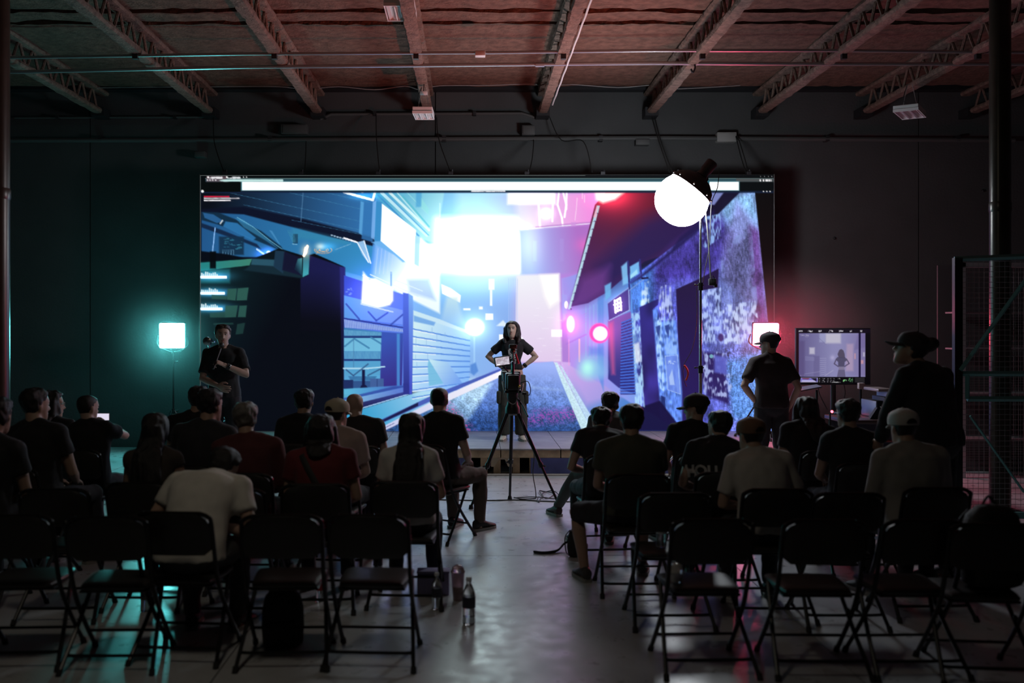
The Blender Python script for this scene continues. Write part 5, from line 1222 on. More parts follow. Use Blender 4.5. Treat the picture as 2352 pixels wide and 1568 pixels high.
# cups
def cup(loc, label, h=.13, r=.042, m=CLEAR, dome=True, drink=None):
    t = thing('plastic_cup', loc, label, 'cup')
    MB().lathe([(r * .7, 0), (r * .72, .003), (r, h), (r * 1.05, h + .004), (r * .98, h + .004), (r * .69, .005), (r * .3, .004)], n=20).build('cup_wall', m, t)
    if dome: MB().lathe([(r * 1.07, h), (r * 1.07, h + .008), (r * .95, h + .012), (r * .8, h + .035), (r * .45, h + .05), (r * .2, h + .052)], n=20).build('lid', m, t)
    if drink: MB().lathe([(r * .66, .006), (r * .85, h * .5), (r * .5, h * .5 + .001)], n=18).build('drink', drink, t)
    return t
cup(flp(1052, 1378), 'pink-tinted plastic cup with a lid on the floor beside the tall bottle', .19, .046, mat('pinkish_plastic', (.85, .6, .62), .15, trans=.75), True, mat('iced_tea', (.2, .1, .03), .1))
cup(Vector((X_(1551, 5.45), 5.42, .463)), 'shiny clear domed cup on the seat of the rear right aisle chair', .05, .04, mat('shiny_clear', (.9, .9, .88), .06, trans=.6), True)
b = thing('paper_bag', flp(995, 1365), 'lilac paper box on the floor under the aisle chair of the left rows', 'box')
MB().bbox((-.11, -.02, 0), (.11, .09, .15), .006).build('box_body', mat('lilac_card', (.42, .38, .6), .7), b); MB().bbox((-.113, -.023, .15), (.113, .093, .165), .004).build('box_lid', mat('lilac_card', (.42, .38, .6), .7), b)
# bags
def backpack(loc, label, s=1., rz=0., col=(.012, .012, .013)):
    m = mat('bag_nylon_%02d' % int(col[0] * 999), col, .7, bump=.3, bscale=60); t = thing('backpack', loc, label, 'bag', rz)
    R = []
    for z, hw, hd in ((0, .12, .07), (.02, .16, .1), (.15, .17, .12), (.3, .165, .11), (.4, .14, .085), (.45, .09, .05), (.46, .03, .02)):
        R.append([(hw * s * math.copysign(abs(math.cos(a)) ** .7, math.cos(a)), hd * s * math.copysign(abs(math.sin(a)) ** .7, math.sin(a)), z * s) for a in (2 * math.pi * k / 18 for k in range(18))])
    MB().loft(R).build('bag_body', m, t)
    MB().bbox((-.11 * s, -.15 * s, .04 * s), (.11 * s, -.09 * s, .22 * s), .03 * s).build('front_pocket', m, t)
    for sx in (-1, 1): MB().tube(smooth_path([(sx * .09 * s, .07 * s, .42 * s), (sx * .12 * s, .15 * s, .3 * s), (sx * .13 * s, .13 * s, .1 * s), (sx * .13 * s, .09 * s, .03 * s)], 5), .018 * s, 8, flat=.4).build('shoulder_strap', m, t)
    MB().tube(smooth_path([(-.04 * s, .03 * s, .45 * s), (0, .03 * s, .5 * s), (.04 * s, .03 * s, .45 * s)], 5), .008 * s, 6).build('grab_handle', m, t); return t
backpack(Vector((X_(2285, 5.3), 5.33, .463)), 'black backpack standing on the chair at the lower right corner', .95, .1)
backpack(flp(650, 1480), 'black backpack on the floor under the chair right of the white shirt', .72, .2)
backpack(flp(1320, 1283) + Vector((.03, .1, 0)), 'dark bag lying on the aisle floor beside the bare leg', .5, .7)
tag(MB().tube(smooth_path([flp(1318, 1270) + Vector((0, 0, .12)), flp(1296, 1262) + Vector((0, 0, .05)), flp(1280, 1268) + Vector((0, 0, .015)), flp(1250, 1272) + Vector((0, 0, .012)), flp(1226, 1270) + Vector((0, 0, .012))], 6), .014, 8, flat=.6).build('bag_strap', mat('strap_black', (.015, .015, .016), .7)), 'black strap of the dark bag trailing across the aisle floor', 'strap')

# ================================================================ cinema camera on tripod in the aisle
TY = 10.4; tx = X_(1177, TY)
tp = thing('tripod', (tx, TY, 0), 'tall black camera tripod standing in the centre aisle', 'tripod')
hub = Vector((0, 0, Z_(940, TY)))
for nm, fp in (('left', flp(1082, 1168)), ('right', flp(1285, 1166)), ('middle', flp(1171, 1147))):
    f = fp - Vector(tp.location); d = (f - hub); st_ = hub + d.normalized() * .05 + Vector((d.x, d.y, 0)).normalized() * .045
    m1 = st_.lerp(f, .55); lg = MB().tube([st_, m1], .019, 10).build('leg', BLKM, tp)
    MB().tube([m1.lerp(st_, .05), f + Vector((0, 0, .02))], .0135, 10).build('lower_leg', BLKM, lg); MB().tube([m1.lerp(st_, .04), m1.lerp(f, .05)], .027, 10).tube([m1, m1 + Vector((.05 * (1 if f.x >= 0 else -1), -.02, -.01))], .009, 6).build('leg_lock', BLK, lg)
    MB().tube([f + Vector((0, 0, .04)), f], [.018, .026], 10).build('foot', CAPM, lg)
MB().lathe([(.05, -.06), (.075, -.04), (.075, .02), (.06, .05), (.05, .1), (.055, .11), (.055, .17), (.04, .18)], hub, 18).build('fluid_head', BLK, tp)
MB().tube([hub + Vector((.05, 0, .12)), hub + Vector((.1, -.16, .05)), hub + Vector((.14, -.34, -.04))], .01, 8).build('pan_handle', BLKM, tp)
cz = hub.z + .18
cr = thing('cinema_camera', (tx, TY, cz), 'black cinema camera rig on the tripod, cables hanging from it', 'camera')
MB().bbox((-.085, -.16, .0), (.085, .16, .03), .006).build('base_plate', BLKM, cr); MB().bbox((-.075, -.14, .03), (.075, .1, .2), .014).build('camera_body', BLK, cr)
MB().bbox((-.06, -.27, .04), (.06, -.145, .19), .012).build('battery', mat('battery_black', (.025, .025, .026), .5), cr)
MB().lathe([(.05, 0), (.055, .02), (.055, .12), (.06, .13), (.06, .2), (.066, .21), (.066, .24)], (0, .1, .115), 20, Matrix.Rotation(-math.pi / 2, 3, 'X')).build('lens', BLK, cr)
MB().bbox((-.1, .32, .06), (.1, .4, .2), .01).build('matte_box', BLK, cr)
MB().tube(smooth_path([(0, -.12, .2), (0, -.1, .3), (0, -.04, .31), (0, .06, .3), (0, .08, .2)], 5), .014, 8).build('top_handle', BLKM, cr)
MB().tube([(.005, -.02, .31), (.005, -.02, .42)], .009, 8).sphere((.005, -.02, .44), .028, 10, 8).bbox((-.035, -.05, .455), (.045, .01, .5), .008).build('accessory_mount', BLK, cr)
MB().tube([(.03, -.06, .4), (.06, -.08, .3)], .011, 8).build('indicator_wand', mat('pink_red_plastic', (.75, .05, .1), .4), cr)
for sx in (-1, 1): MB().tube([(sx * .045, -.2, .015), (sx * .045, .42, .015)], .0075, 8).build('rail', BLKM, cr)
MB().sphere((.056, -.28, .08), .014, 10, 8).build('brass_connector', mat('brass', (.8, .6, .15), .25, 1.), cr)
MB().tube(smooth_path([(-.1, -.2, .12), (-.09, -.26, -.02), (-.02, -.29, -.1), (.03, -.29, -.07), (.056, -.28, .07)], 6), .0045, 6).build('loop_cable', mat('grey_wire', (.3, .3, .3), .5), cr)
MB().tube(smooth_path([(.08, -.1, .1), (.15, -.12, .12), (.18, -.12, .05), (.17, -.12, -.02), (.12, -.12, -.01)], 6), .0045, 6).build('loop_cable', CABLE, cr); MB().bbox((.095, -.135, -.02), (.14, -.105, .005), .005).build('cable_plug', BLK, cr)
for a, b_ in (((-.09, -.1, .02), (-.11, -.16, .12)), ((.09, -.1, .02), (.105, -.16, .1)), ((-.085, .02, .03), (-.1, -.04, .2))): MB().tube([a, b_], .008, 6).build('bracket_arm', POLE, cr)
MB().tube([(-.05, -.08, .22), (-.1, -.14, .27), (-.12, -.17, .3)], .008, 8).build('monitor_arm', BLKM, cr)
mo = thing('field_monitor', at(1154, 829, TY - .22), 'small tilted field monitor with a pale picture on the camera rig', 'monitor'); Rm = Matrix.Rotation(.14, 3, 'Y') @ Matrix.Rotation(-.1, 3, 'Z') @ Matrix.Rotation(-.12, 3, 'X')
def rot_mb(mb, R): mb.v = [tuple(R @ Vector(p)) for p in mb.v]; return mb
Rm = Matrix.Rotation(-.14, 3, 'Y') @ Matrix.Rotation(.25, 3, 'Z')
rot_mb(MB().bbox((-.082, .0, -.05), (.082, .025, .05), .008), Rm).build('monitor_housing', BLK, mo)
n_ = 24; rr = random.Random(4); mb = MB()
sm = mat('field_screen', (.02, .02, .02), .3, emis=(.62, .56, .64), estr=.85); nt = sm.node_tree
no = nt.nodes.new('ShaderNodeTexNoise'); no.inputs['Scale'].default_value = 28; tc = nt.nodes.new('ShaderNodeTexCoord'); nt.links.new(tc.outputs['Object'], no.inputs['Vector'])
ra = nt.nodes.new('ShaderNodeValToRGB'); ra.color_ramp.elements[0].position = .35; ra.color_ramp.elements[0].color = (.42, .34, .4, 1); ra.color_ramp.elements[1].position = .65; ra.color_ramp.elements[1].color = (.75, .7, .8, 1)
nt.links.new(no.outputs['Fac'], ra.inputs['Fac']); nt.links.new(ra.outputs['Color'], nt.nodes['Principled BSDF'].inputs['Emission Color'])
rot_mb(MB().box((-.072, -.003, -.04), (.072, .001, .04)), Rm).build('screen', sm, mo, False)
rot_mb(MB().box((-.062, -.005, -.034), (-.03, -.002, -.026)), Rm).build('screen_caption', mat('screen_white', (.1, .1, .1), .4, emis=(1, 1, 1), estr=1.3), mo, False)
rot_mb(MB().tube([(.03, .02, -.05), (.05, .12, -.08)], .009, 8), Rm).build('mount_arm', BLKM, mo)
# cables on the floor
TYf = flp(1180, 1150)
cable('floor_cable', [flp(1078, 1149) + Vector((-.6, .05, .006)), flp(1085, 1150) + Vector((0, 0, .006)), flp(1130, 1150) + Vector((0, 0, .006)), flp(1190, 1149) + Vector((0, 0, .006)), flp(1250, 1152) + Vector((0, 0, .006)), flp(1305, 1153) + Vector((0, 0, .006)), flp(1360, 1150) + Vector((0, 0, .006))], .006, 'long dark cable running across the aisle floor behind the tripod')
loop = [(1231, 1145), (1200, 1149), (1182, 1147), (1185, 1144), (1215, 1144), (1235, 1146), (1247, 1143), (1243, 1137), (1239, 1131), (1247, 1129), (1262, 1133), (1272, 1139), (1262, 1144), (1250, 1146), (1246, 1138), (1258, 1129), (1270, 1130), (1280, 1137), (1285, 1144), (1270, 1148), (1245, 1147), (1238, 1154), (1234, 1150), (1238, 1145)]
cable('cable_coil', [flp(a, b_) + Vector((0, 0, .006 + .008 * (i % 3))) for i, (a, b_) in enumerate(loop)], .0055, 'tangled coil of thin dark cable on the aisle floor right of the tripod')
cable('feed_cable', [Vector((tx + .07, TY - .1, cz - .05)), Vector((tx + .12, TY - .05, .75)), flp(1226, 1146) + Vector((0, .0, .5)), flp(1224, 1146) + Vector((0, 0, .28)), flp(1230, 1146) + Vector((0, 0, .1)), flp(1231, 1146) + Vector((0, 0, .008))], .005, 'thin cable hanging from the camera down to the coil on the floor')

# ================================================================ viewing monitor, table and equipment at the right
MY = 11.6
mt = thing('viewing_monitor', (X_(1914, MY), MY, 0), 'large monitor on a stand showing the woman in a pale street', 'monitor'); mw, mh = 170 * MY / F, 127 * MY / F; mz = Z_(882, MY)
MB().bbox((-mw / 2 - .004, .0, mz - .01), (mw / 2 + .004, .05, mz + mh + .01), .006).build('monitor_housing', BLK, mt)
picture_grid('screen', (0, -.003, mz), mw, mh, paint_monitor(), 251, 185, .75, 'NONE', mt)
MB().tube([(.02, .06, .05), (.02, .06, mz + mh * .5)], .032, 12).build('stand_post', BLK, mt); MB().bbox((-.15, .045, mz + .1), (.18, .075, mz + .35), .006).build('mounting_bracket', BLKM, mt)
MB().bbox((-.32, -.22, .0), (.36, .3, .045), .012).build('stand_base', BLK, mt)
for x in (-.16, .14): MB().tube(smooth_path([(x, .05, mz), (x + .02, .06, mz - .12), (x * .5 + .03, .06, mz - .3)], 4), .006, 6).build('signal_cable', CABLE, mt)
# laptop shelf on a stand at the monitor's left
ls = thing('equipment_stand', (X_(1876, 11.2), 11.2, 0), 'thin stand with a tilted red-lit tray below the left corner of the monitor', 'stand')
MB().tube([(0, 0, .1), (0, 0, Z_(895, 11.2))], .013, 8).build('pole', BLKM, ls); z_ = Z_(889, 11.2)
MB().add([(-.24, -.1, z_ - .05), (.02, -.1, z_ + .0), (.05, .15, z_ + .01), (-.2, .15, z_ - .03), (-.24, -.1, z_ - .035), (.02, -.1, z_ + .015), (.05, .15, z_ + .025), (-.2, .15, z_ - .015)], [(3, 2, 1, 0), (4, 5, 6, 7), (0, 1, 5, 4), (1, 2, 6, 5), (2, 3, 7, 6), (3, 0, 4, 7)]).build('tray', mat('tray_metal', (.3, .3, .3), .3, .6), ls, False)
stand_legs(ls, .5, .3)
ls2 = thing('light_stand', (X_(1977, 11.3), 11.3, 0), 'slim dark stand with a red-lit clamp below the right corner of the monitor', 'stand'); MB().tube([(0, 0, .1), (0, 0, Z_(884, 11.3))], .013, 8).build('pole', BLKM, ls2); MB().bbox((-.03, -.03, Z_(893, 11.3)), (.04, .03, Z_(885, 11.3) + .03), .008).build('clamp', mat('pale_clamp', (.6, .5, .5), .4), ls2); stand_legs(ls2, .5, .3)
EY = 10.6
tb = thing('table', (X_(2010, EY), EY, 0), 'dark folding table under the equipment right of the monitor', 'table'); tz = Z_(958, EY)
MB().bbox((-.42, -.34, tz - .04), (.5, .34, tz), .006).build('tabletop', mat('dark_table', (.08, .05, .05), .3), tb)
for x in (-.38, .46):
    for y in (-.28, .28): MB().tube([(x, y, 0), (x, y, tz - .04)], .016, 8).build('leg', BLKM, tb)
for q in (.22, .42): MB().tube([(-.38, -.28, tz - q), (.46, -.28, tz - q)], .011, 8).build('cross_rail', mat('red_rail', (.3, .05, .05), .35), tb)
MB().box((-.38, .26, .2), (.46, .27, tz - .05)).build('modesty_panel', mat('navy_panel', (.05, .06, .09), .6), tb, False)
pc = thing('computer_tower', (X_(2026, EY), EY + .05, tz), 'open computer tower with a red-lit top standing on the table', 'computer'); hh = Z_(891, EY) - tz - .03
MB().bbox((.04, -.2, .012), (.085, .2, hh), .01).bbox((-.125, -.2, .012), (-.11, .2, hh - .1), .004).build('side_panel', mat('pc_silver', (.35, .36, .4), .3, .7), pc)
MB().bbox((-.11, -.12, .03), (-.02, .18, hh - .1), .004).build('drive_cage', BLK, pc); MB().bbox((-.015, -.15, .02), (.035, .18, hh - .06), .004).build('circuit_board', mat('pc_board', (.05, .05, .09), .4), pc)
MB().bbox((-.1, -.2, hh), (.07, .2, hh + .03), .008).build('top_panel', mat('pc_top', (.5, .4, .4), .3, .4), pc); MB().bbox((-.12, -.2, .0), (.085, .2, .014), .003).build('bottom_panel', BLK, pc)
for a in range(3): MB().tube(smooth_path([(-.06 + a * .05, -.15, .12), (-.05 + a * .04, -.26, .06), (-.12 + a * .1, -.28, .02), (-.2 + a * .05, -.2, .008)], 5), .005, 6).build('loose_lead', mat('grey_wire', (.3, .3, .3), .5), pc)
hx = thing('headphones', (X_(1995, EY) - .02, EY - .2, tz), 'small jumble of dark gear with a triangular stand on the table', 'equipment'); MB().prism([(-.06, .0), (.07, .0), (.02, .12)], -.03, .03).build('wedge_body', BLK, hx, False); MB().sphere((.05, -.05, .02), (.03, .02, .02), 10, 6).build('ear_pad', BLKM, hx)
il = thing('indicator_lamp', at(1911, 945, 9.6), 'small bright red lamp beside the head of the man below the monitor', 'lamp'); MB().sphere((0, 0, 0), .013, 12, 8).build('bulb', emit('glow_indicator', (1, .06, .09), 9.), il); MB().tube([(0, .012, 0), (0, .05, -.02), (0, .06, -Z_(945, 9.6))], .009, 8).build('lamp_stem', BLKM, il)
MB().lathe([(.08, 0), (.09, .004), (.09, .02), (.02, .03)], (0, .06, -Z_(945, 9.6)), 16).build('lamp_foot', BLKM, il)
# ================================================================ mesh gate at the right
GY = 9.4
TEAL_LIT = mat('teal_lit_frame', (.12, .34, .33), .45, .2)  # cyan light on the frame put into its base colour
gt = thing('mesh_gate', (X_(2200, GY), GY, 0), 'tall wire mesh gate with frame bars and diagonals coloured teal for the cyan light', 'gate'); g0 = Vector(gt.location)
def bar(px0, py0, px1, py1, r, nm, y=0., m=TEAL_LIT):
    a, b_ = at(px0, py0, GY + y) - g0, at(px1, py1, GY + y) - g0
    return MB().tube([a, b_], r, 4, up=(0, 1, 0)).build(nm, m, gt, False)
zt = Z_(592, GY); gx1 = X_(2470, GY) - g0.x
MB().box((-.04, -.025, 0), (.035, .03, zt)).build('gate_post', BLKM, gt, False); MB().box((gx1, -.03, 0), (gx1 + .06, .03, zt)).build('gate_post', TEAL_LIT, gt, False)
bar(2192, 595, 2470, 584, .026, 'top_rail'); bar(2206, 858, 2470, 858, .025, 'mid_rail'); bar(2222, 916, 2470, 916, .025, 'mid_rail'); bar(2222, 858, 2222, 916, .022, 'short_upright')
bar(2206, 850, 2372, 620, .02, 'diagonal_brace', -.03); bar(2228, 955, 2352, 1130, .012, 'diagonal_cable', -.03)
MB().box((0, -.02, .04), (gx1, .02, .1)).build('bottom_rail', TEAL_LIT, gt, False)
mb = MB(); x = .05
while x < gx1: mb.tube([(x, .012, .1), (x, .012, zt - .03)], .0018, 4); x += .05
z = .12
while z < zt: mb.tube([(.0, .016, z), (gx1, .016, z)], .0022, 4); z += .05
ms = mb.build('wire_mesh', mat('galv_wire', (.25, .25, .26), .4, .6), gt, False); ms['kind'] = 'stuff'
# second mesh panel further back with pale edges and shelves
BY = 12.2
g2 = thing('mesh_cage', (X_(2212, BY), BY, 0), 'storage cage with pale edges behind the mesh gate', 'cage'); z2 = Z_(603, BY); w2 = 2.4; PALE = mat('pale_cage_frame', (.5, .5, .52), .4, .4)
MB().box((-.05, -.03, 0), (.02, .03, z2)).build('cage_post', PALE, g2, False); MB().box((w2, -.03, 0), (w2 + .05, .03, z2)).build('cage_post', PALE, g2, False); MB().box((-.05, -.03, z2 - .06), (w2 + .05, .03, z2)).build('cage_rail', PALE, g2, False)
for py in (715, 800, 905, 1010): MB().box((.02, .03, Z_(py, BY) - .02), (w2, .5, Z_(py, BY))).build('cage_shelf', mat('cage_shelf_metal', (.25, .25, .26), .5, .3), g2, False)
mb = MB(); x = .08
while x < w2: mb.tube([(x, 0, .02), (x, 0, z2 - .06)], .002, 4); x += .06
z = .05
while z < z2: mb.tube([(0, .004, z), (w2, .004, z)], .0025, 4); z += .06
ms = mb.build('wire_mesh', mat('galv_wire', (.25, .25, .26), .4, .6), g2, False); ms['kind'] = 'stuff'
MB().box((-.05, .55, 0), (w2 + .05, .58, z2)).build('cage_back', mat('cage_back_dark', (.07, .06, .065), .7), g2, False)
# ================================================================ the audience
rows_group = 'seated audience'
BLACKC, NAVY, OLIVE, GREYC, WHITEC, REDC = (.011, .011, .013), (.013, .016, .026), (.05, .055, .04), (.1, .1, .11), (.62, .6, .55), (.13, .014, .018)
seated = [
    # body px, head px, crown py, depth, yaw, label, chair label, options
    (-34, 2, 905, 6.7, -.05, 'person cut off by the left edge of the picture, dark hair and dark clothes', 'folding chair under the person at the left edge', dict(shirt=BLACKC)),
    (88, 68, 886, 7.4, -.25, 'large man in a dark t-shirt, second from the left edge, tuft of hair standing up', 'folding chair of the large man near the left edge', dict(shirt=BLACKC, wide=1.12, head=(-.35, 0, 0), s=1.06)),
    (122, 115, 893, 8.6, -.1, 'person in profile with shiny glasses behind the large man at the left', 'folding chair of the person with shiny glasses', dict(shirt=BLACKC, hair='bob', hairlen=.2, head=(-.95, 0, 0))),
    (212, 194, 904, 8.4, -.1, 'man with short hair holding up a phone, left side', 'folding chair of the man holding up a phone', dict(shirt=BLACKC, hair='buzz', head=(-.4, .05, 0), rw=(-.03, .35, .995), lw=(-.17, .34, .985), rpole=(1, -.1, -.5), lpole=(-.8, .1, -.6), rhand='hold', lhand='hold', palm_r=(-1, .1, 0), palm_l=(1, .1, 0), skin='light')),
    (355, 357, 942, 6.7, 0, 'woman with long dark straight hair down her back, left of the white shirt', 'folding chair of the woman with long dark hair on the left', dict(shirt=(.045, .035, .03), hair='long', hairlen=.5, female=True, sleeve=.2, s=.98)),
    (468, 484, 888, 7.5, -.12, 'man with dark curly hair in black, in front of the presenter', 'folding chair of the man in black below the presenter', dict(shirt=NAVY, head=(-.3, 0, 0), s=1.05)),
    (442, 460, 880, 8.7, -.05, 'person mostly hidden behind the curly-haired man, cyan light along the shoulder', 'folding chair of the person hidden behind the curly-haired man', dict(shirt=BLACKC, s=1.04)),
    (575, 560, 916, 7.1, .0, 'older man with thick grey hair and dark red jacket, left side', 'folding chair of the grey-haired man', dict(shirt=(.09, .02, .022), hair_col=(.16, .15, .14), sleeve=1.8, s=1.06, wide=1.08)),
    (465, 508, 1016, 5.68, -.08, 'slouching man in a white t-shirt with his head bowed, nearest on the left', 'folding chair of the slouching man in the white t-shirt', dict(shirt=WHITEC, pants=(.05, .05, .05), s=1.02, wide=1.1, head=(-.5, .55, .1))),
    (692, 700, 888, 8.8, -.05, 'man in black with purple light on his hair, left of the tan cap', 'folding chair of the man with purple-lit hair', dict(shirt=BLACKC)),
    (776, 771, 908, 7.75, -.1, 'man wearing a beige cap and a pale pinkish shirt, left of the aisle', 'folding chair of the man in the beige cap', dict(shirt=(.42, .32, .29), cap=(.5, .46, .34), hair='buzz', head=(-.45, 0, 0), skin='light', sleeve=.7)),
    (828, 802, 896, 8.7, -.08, 'bald man in dark clothes directly behind the beige cap', 'folding chair of the bald man', dict(shirt=(.03, .028, .03), hair=None, head=(-.2, 0, 0), skin='light', wide=1.05)),
    (742, 736, 944, 6.65, .02, 'person with dark hair in a red shirt with a black strap across the back', 'folding chair of the person in the red shirt', dict(shirt=REDC, wide=1.05, strap=True, hair='bob', hairlen=.2)),
    (940, 944, 943, 6.75, -.05, 'woman with very long black hair over a white t-shirt, beside the aisle', 'folding chair of the long-haired woman in white', dict(shirt=(.55, .54, .52), hair='long', hairlen=.56, female=True, sleeve=.6, s=1.0)),
    (1012, 990, 885, 8.75, -.55, 'short-haired man in a black t-shirt left of the aisle, knee out', 'folding chair of the short-haired man at the left of the aisle', dict(shirt=BLACKC, hair='buzz', hair_col=(.008, .007, .007), head=(.35, 0, 0), skin='light', pants=(.09, .065, .05), shoe=(.02, .015, .015), lw=(-.2, .15, .72), wide=1.02)),
    (1405, 1413, 893, 9.3, .15, 'person with dark round head farthest in front, right of the aisle', 'folding chair of the front person right of the aisle', dict(shirt=GREYC, pants=(.06, .075, .07), feet=((-.42, .52, .085), (.1, .42, .085)), shoe=(.05, .03, .03))),
    (1382, 1394, 925, 8.1, .1, 'young man in a black t-shirt at the right side of the aisle, face turned left', 'folding chair of the young man right of the aisle', dict(shirt=NAVY, skin='light', head=(.2, -.05, 0))),
    (1447, 1452, 922, 7.05, .02, 'broad man in an olive t-shirt and shorts with one bare calf in the aisle', 'folding chair of the broad man in the olive t-shirt', dict(shirt=(.06, .062, .045), wide=1.14, shorts=True, feet=((-.3, .22, .085), (.16, .4, .085)), shoe=(.06, .06, .06), s=1.04, knees=((-.5, .7, .8), (.1, .6, .8)))),
    (1588, 1606, 896, 8.2, .1, 'man in black wearing a dark cap, brim to the left, below the softbox stand', 'folding chair of the man in the dark cap', dict(shirt=BLACKC, cap=(.03, .025, .028), brim_dir=0., head=(.85, 0, 0), skin='light', hair='buzz')),
    (1640, 1657, 934, 7.15, -.02, 'person in a black t-shirt with HOU in grey letters across the back', 'folding chair of the person in the lettered t-shirt', dict(shirt=(.012, .012, .014), head=(.5, .0, 0), skin='light', text='HOU', wide=1.05)),
    (1745, 1716, 946, 6.45, -.02, 'man with a tan cap in a white t-shirt, right side, sleeve rumpled', 'folding chair of the man in the tan cap', dict(shirt=(.5, .48, .45), cap=(.2, .11, .07), hair='buzz', wide=.98, sleeve=.75, head=(.35, 0, 0), skin='mid', s=1.03)),
    (1855, 1862, 905, 8.35, .1, 'dark-haired person hidden in shadow between the red-lit man and the monitor', 'folding chair of the shadowed person under the monitor', dict(shirt=BLACKC, hair='bob', hairlen=.3, wide=1.1, s=1.03)),
    (1952, 1946, 909, 7.6, .02, 'man in black below the monitor, cyan light on his left cheek', 'folding chair of the man below the monitor', dict(shirt=BLACKC, head=(.2, 0, 0), s=1.04)),
    (2092, 2074, 929, 6.5, .05, 'person with a white cap and white jacket in front of the tall standing figure', 'folding chair of the person in the white cap', dict(shirt=(.27, .26, .24), cap=(.5, .49, .46), hair='buzz', wide=1.12, sleeve=1.85, s=1.06, head=(.05, 0, 0))),
]
for i, (bx, hxp, top, Y, yaw, lab, clab, op) in enumerate(seated):
    op = dict(op); text = op.pop('text', None); strap = op.pop('strap', False); s = op.pop('s', 1.02) * (.94 if 'slouching' not in lab else 1); op['wide'] = op.get('wide', 1.) * 1.05; hd = op.pop('head', (0, 0, 0))
    zt = Z_(top, Y); cap_h = .035 if op.get('cap') else (.018 if op.get('hair', 'short') not in ('buzz', 'bald') else .004)
    fwd = .15
    for _ in range(4):
        zt = Z_(top, Y + fwd); lean, sl, got, fwd = solve_sit(zt, s, .46, cap_h)
        if got < zt - .012: s *= 1 + (zt - got) / (zt - .46)
    x = X_(bx, Y + fwd * .55)
    dxh = X_(hxp, Y + fwd) - x
    shift = max(-.09, min(.09, dxh)); 
    inf = make_person((x, Y, 0), yaw, lab, rows_group, s=s, lean=lean, slouch=sl, side=shift * 1.1, head_shift=shift * .25, head=(hd[0], hd[1] + .05, hd[2]), **op)
    chair(x + .0 * yaw, Y + .0, clab, yaw)
    if strap or text:
        me = inf['shirt'].data; bvh = BVHTree.FromPolygons([v.co for v in me.vertices], [tuple(p.vertices) for p in me.polygons])
        if strap:
            pts = []
            for k in range(15):
                t = k / 14; xx = -.13 + .25 * t; z0 = inf['spine'](.93).z - .04 * 0 - .4 * t
                h = bvh.ray_cast(Vector((xx, -.8, z0)), Vector((0, 1, 0)))[0]
                if h: pts.append(h + Vector((0, -.004, 0)))
            MB().tube(pts, .021, 8, flat=.25, up=(0, 1, 0)).build('bag_strap', mat('strap_black', (.015, .015, .016), .7), inf['root'])
        if text:
            cu = bpy.data.curves.new('lettering', 'FONT'); cu.body = text; cu.size = .1; cu.align_x = 'LEFT'; cu.resolution_u = 3; cu.offset = .004
            to = bpy.data.objects.new('lettering', cu); COL.objects.link(to); dg = bpy.context.evaluated_depsgraph_get(); m2 = bpy.data.meshes.new_from_object(to.evaluated_get(dg)); bpy.data.objects.remove(to)
            bm = bmesh.new(); bm.from_mesh(m2); bmesh.ops.triangulate(bm, faces=bm.faces[:]); bmesh.ops.subdivide_edges(bm, edges=bm.edges[:], cuts=3, use_grid_fill=True)
            zc_ = Z_(1097, Y - .15); x0 = X_(1579, Y - .1) - x
            for v in bm.verts:
                p = Vector((x0 + v.co.x, -.9, zc_ + v.co.y)); h = bvh.ray_cast(p, Vector((0, 1, 0)))[0]
                v.co = (Vector((p.x, min(h.y, .0) - .006, p.z))) if h else Vector((p.x, -.1, p.z))
            bm.to_mesh(m2); bm.free(); m2.materials.clear(); m2.materials.append(mat('grey_print', (.5, .49, .49), .7)); link('lettering', m2, inf['root'])
    if 'phone' in lab:
        pm = (inf['Wr'][1] + inf['Wr'][-1]) / 2; Mw = Matrix.Rotation(yaw, 3, 'Z'); pw = Mw @ (pm + Vector((0, .09, .06))) + Vector((x, Y, 0))
        ph = thing('phone', pw, 'phone with a lit screen held up by the man on the left', 'phone'); MB().bbox((-.06, -.005, -.034), (.06, .005, .034), .004).build('phone_body', BLK, ph); MB().box((-.055, -.0065, -.029), (.055, -.0045, .029)).build('phone_screen', mat('phone_glow', (.02, .02, .02), .3, emis=(.75, .7, .85), estr=1.), ph, False)
    if 'glasses' in lab or 'cheek' in lab:
        gl = empty('glasses'); gl.parent = inf['root']; hp = inf['hp']; mg = mat('glasses_frame', (.5, .55, .55), .15, .8)
        for sd in (-1, 1):
            MB().tube([hp((sd * .031 + .022 * math.cos(a), .097, .014 + .018 * math.sin(a))) for a in np.linspace(0, 2 * math.pi, 17)], .0022, 6).build('rim', mg, gl); MB().tube([hp((sd * .053, .095, .018)), hp((sd * .075, .04, .02)), hp((sd * .079, -.02, .015))], .002, 6).build('temple', mg, gl)
# ================================================================ standing people
# the woman on the stage
WY = 13.37; wx = X_(1176, WY)
wm = make_person((wx, WY, SH), math.pi, 'woman standing on the stage before the screen, black printed crop t-shirt, hands on hips', None, s=.93, pose='stand', lean=-.03, slouch=.02, head=(-.22, -.1, .04), female=True, skin='light', hair='long', hairlen=.36, hair_col=(.02, .012, .012),
                 shirt=(.006, .006, .009), sleeve=.62, pants=(.04, .042, .035), shoe=(.6, .56, .48), crop=True, baggy=.026, lw=(-.15, -.0, .985), rw=(.15, -.0, .985), lpole=(-1, -.25, -.1), rpole=(1, -.25, -.1), lhand='flat', rhand='flat', palm_l=(1, .2, -.3), palm_r=(-1, .2, -.3),
                 feet=((-.125, .03, .085), (.105, .02, .085)), knees=((-.2, 1, 0), (.2, 1, 0)), voxel=.01, brows=True, wide=.97)
me = wm['shirt'].data; bvh = BVHTree.FromPolygons([v.co for v in me.vertices], [tuple(p.vertices) for p in me.polygons]); rr = random.Random(11); mb = MB()
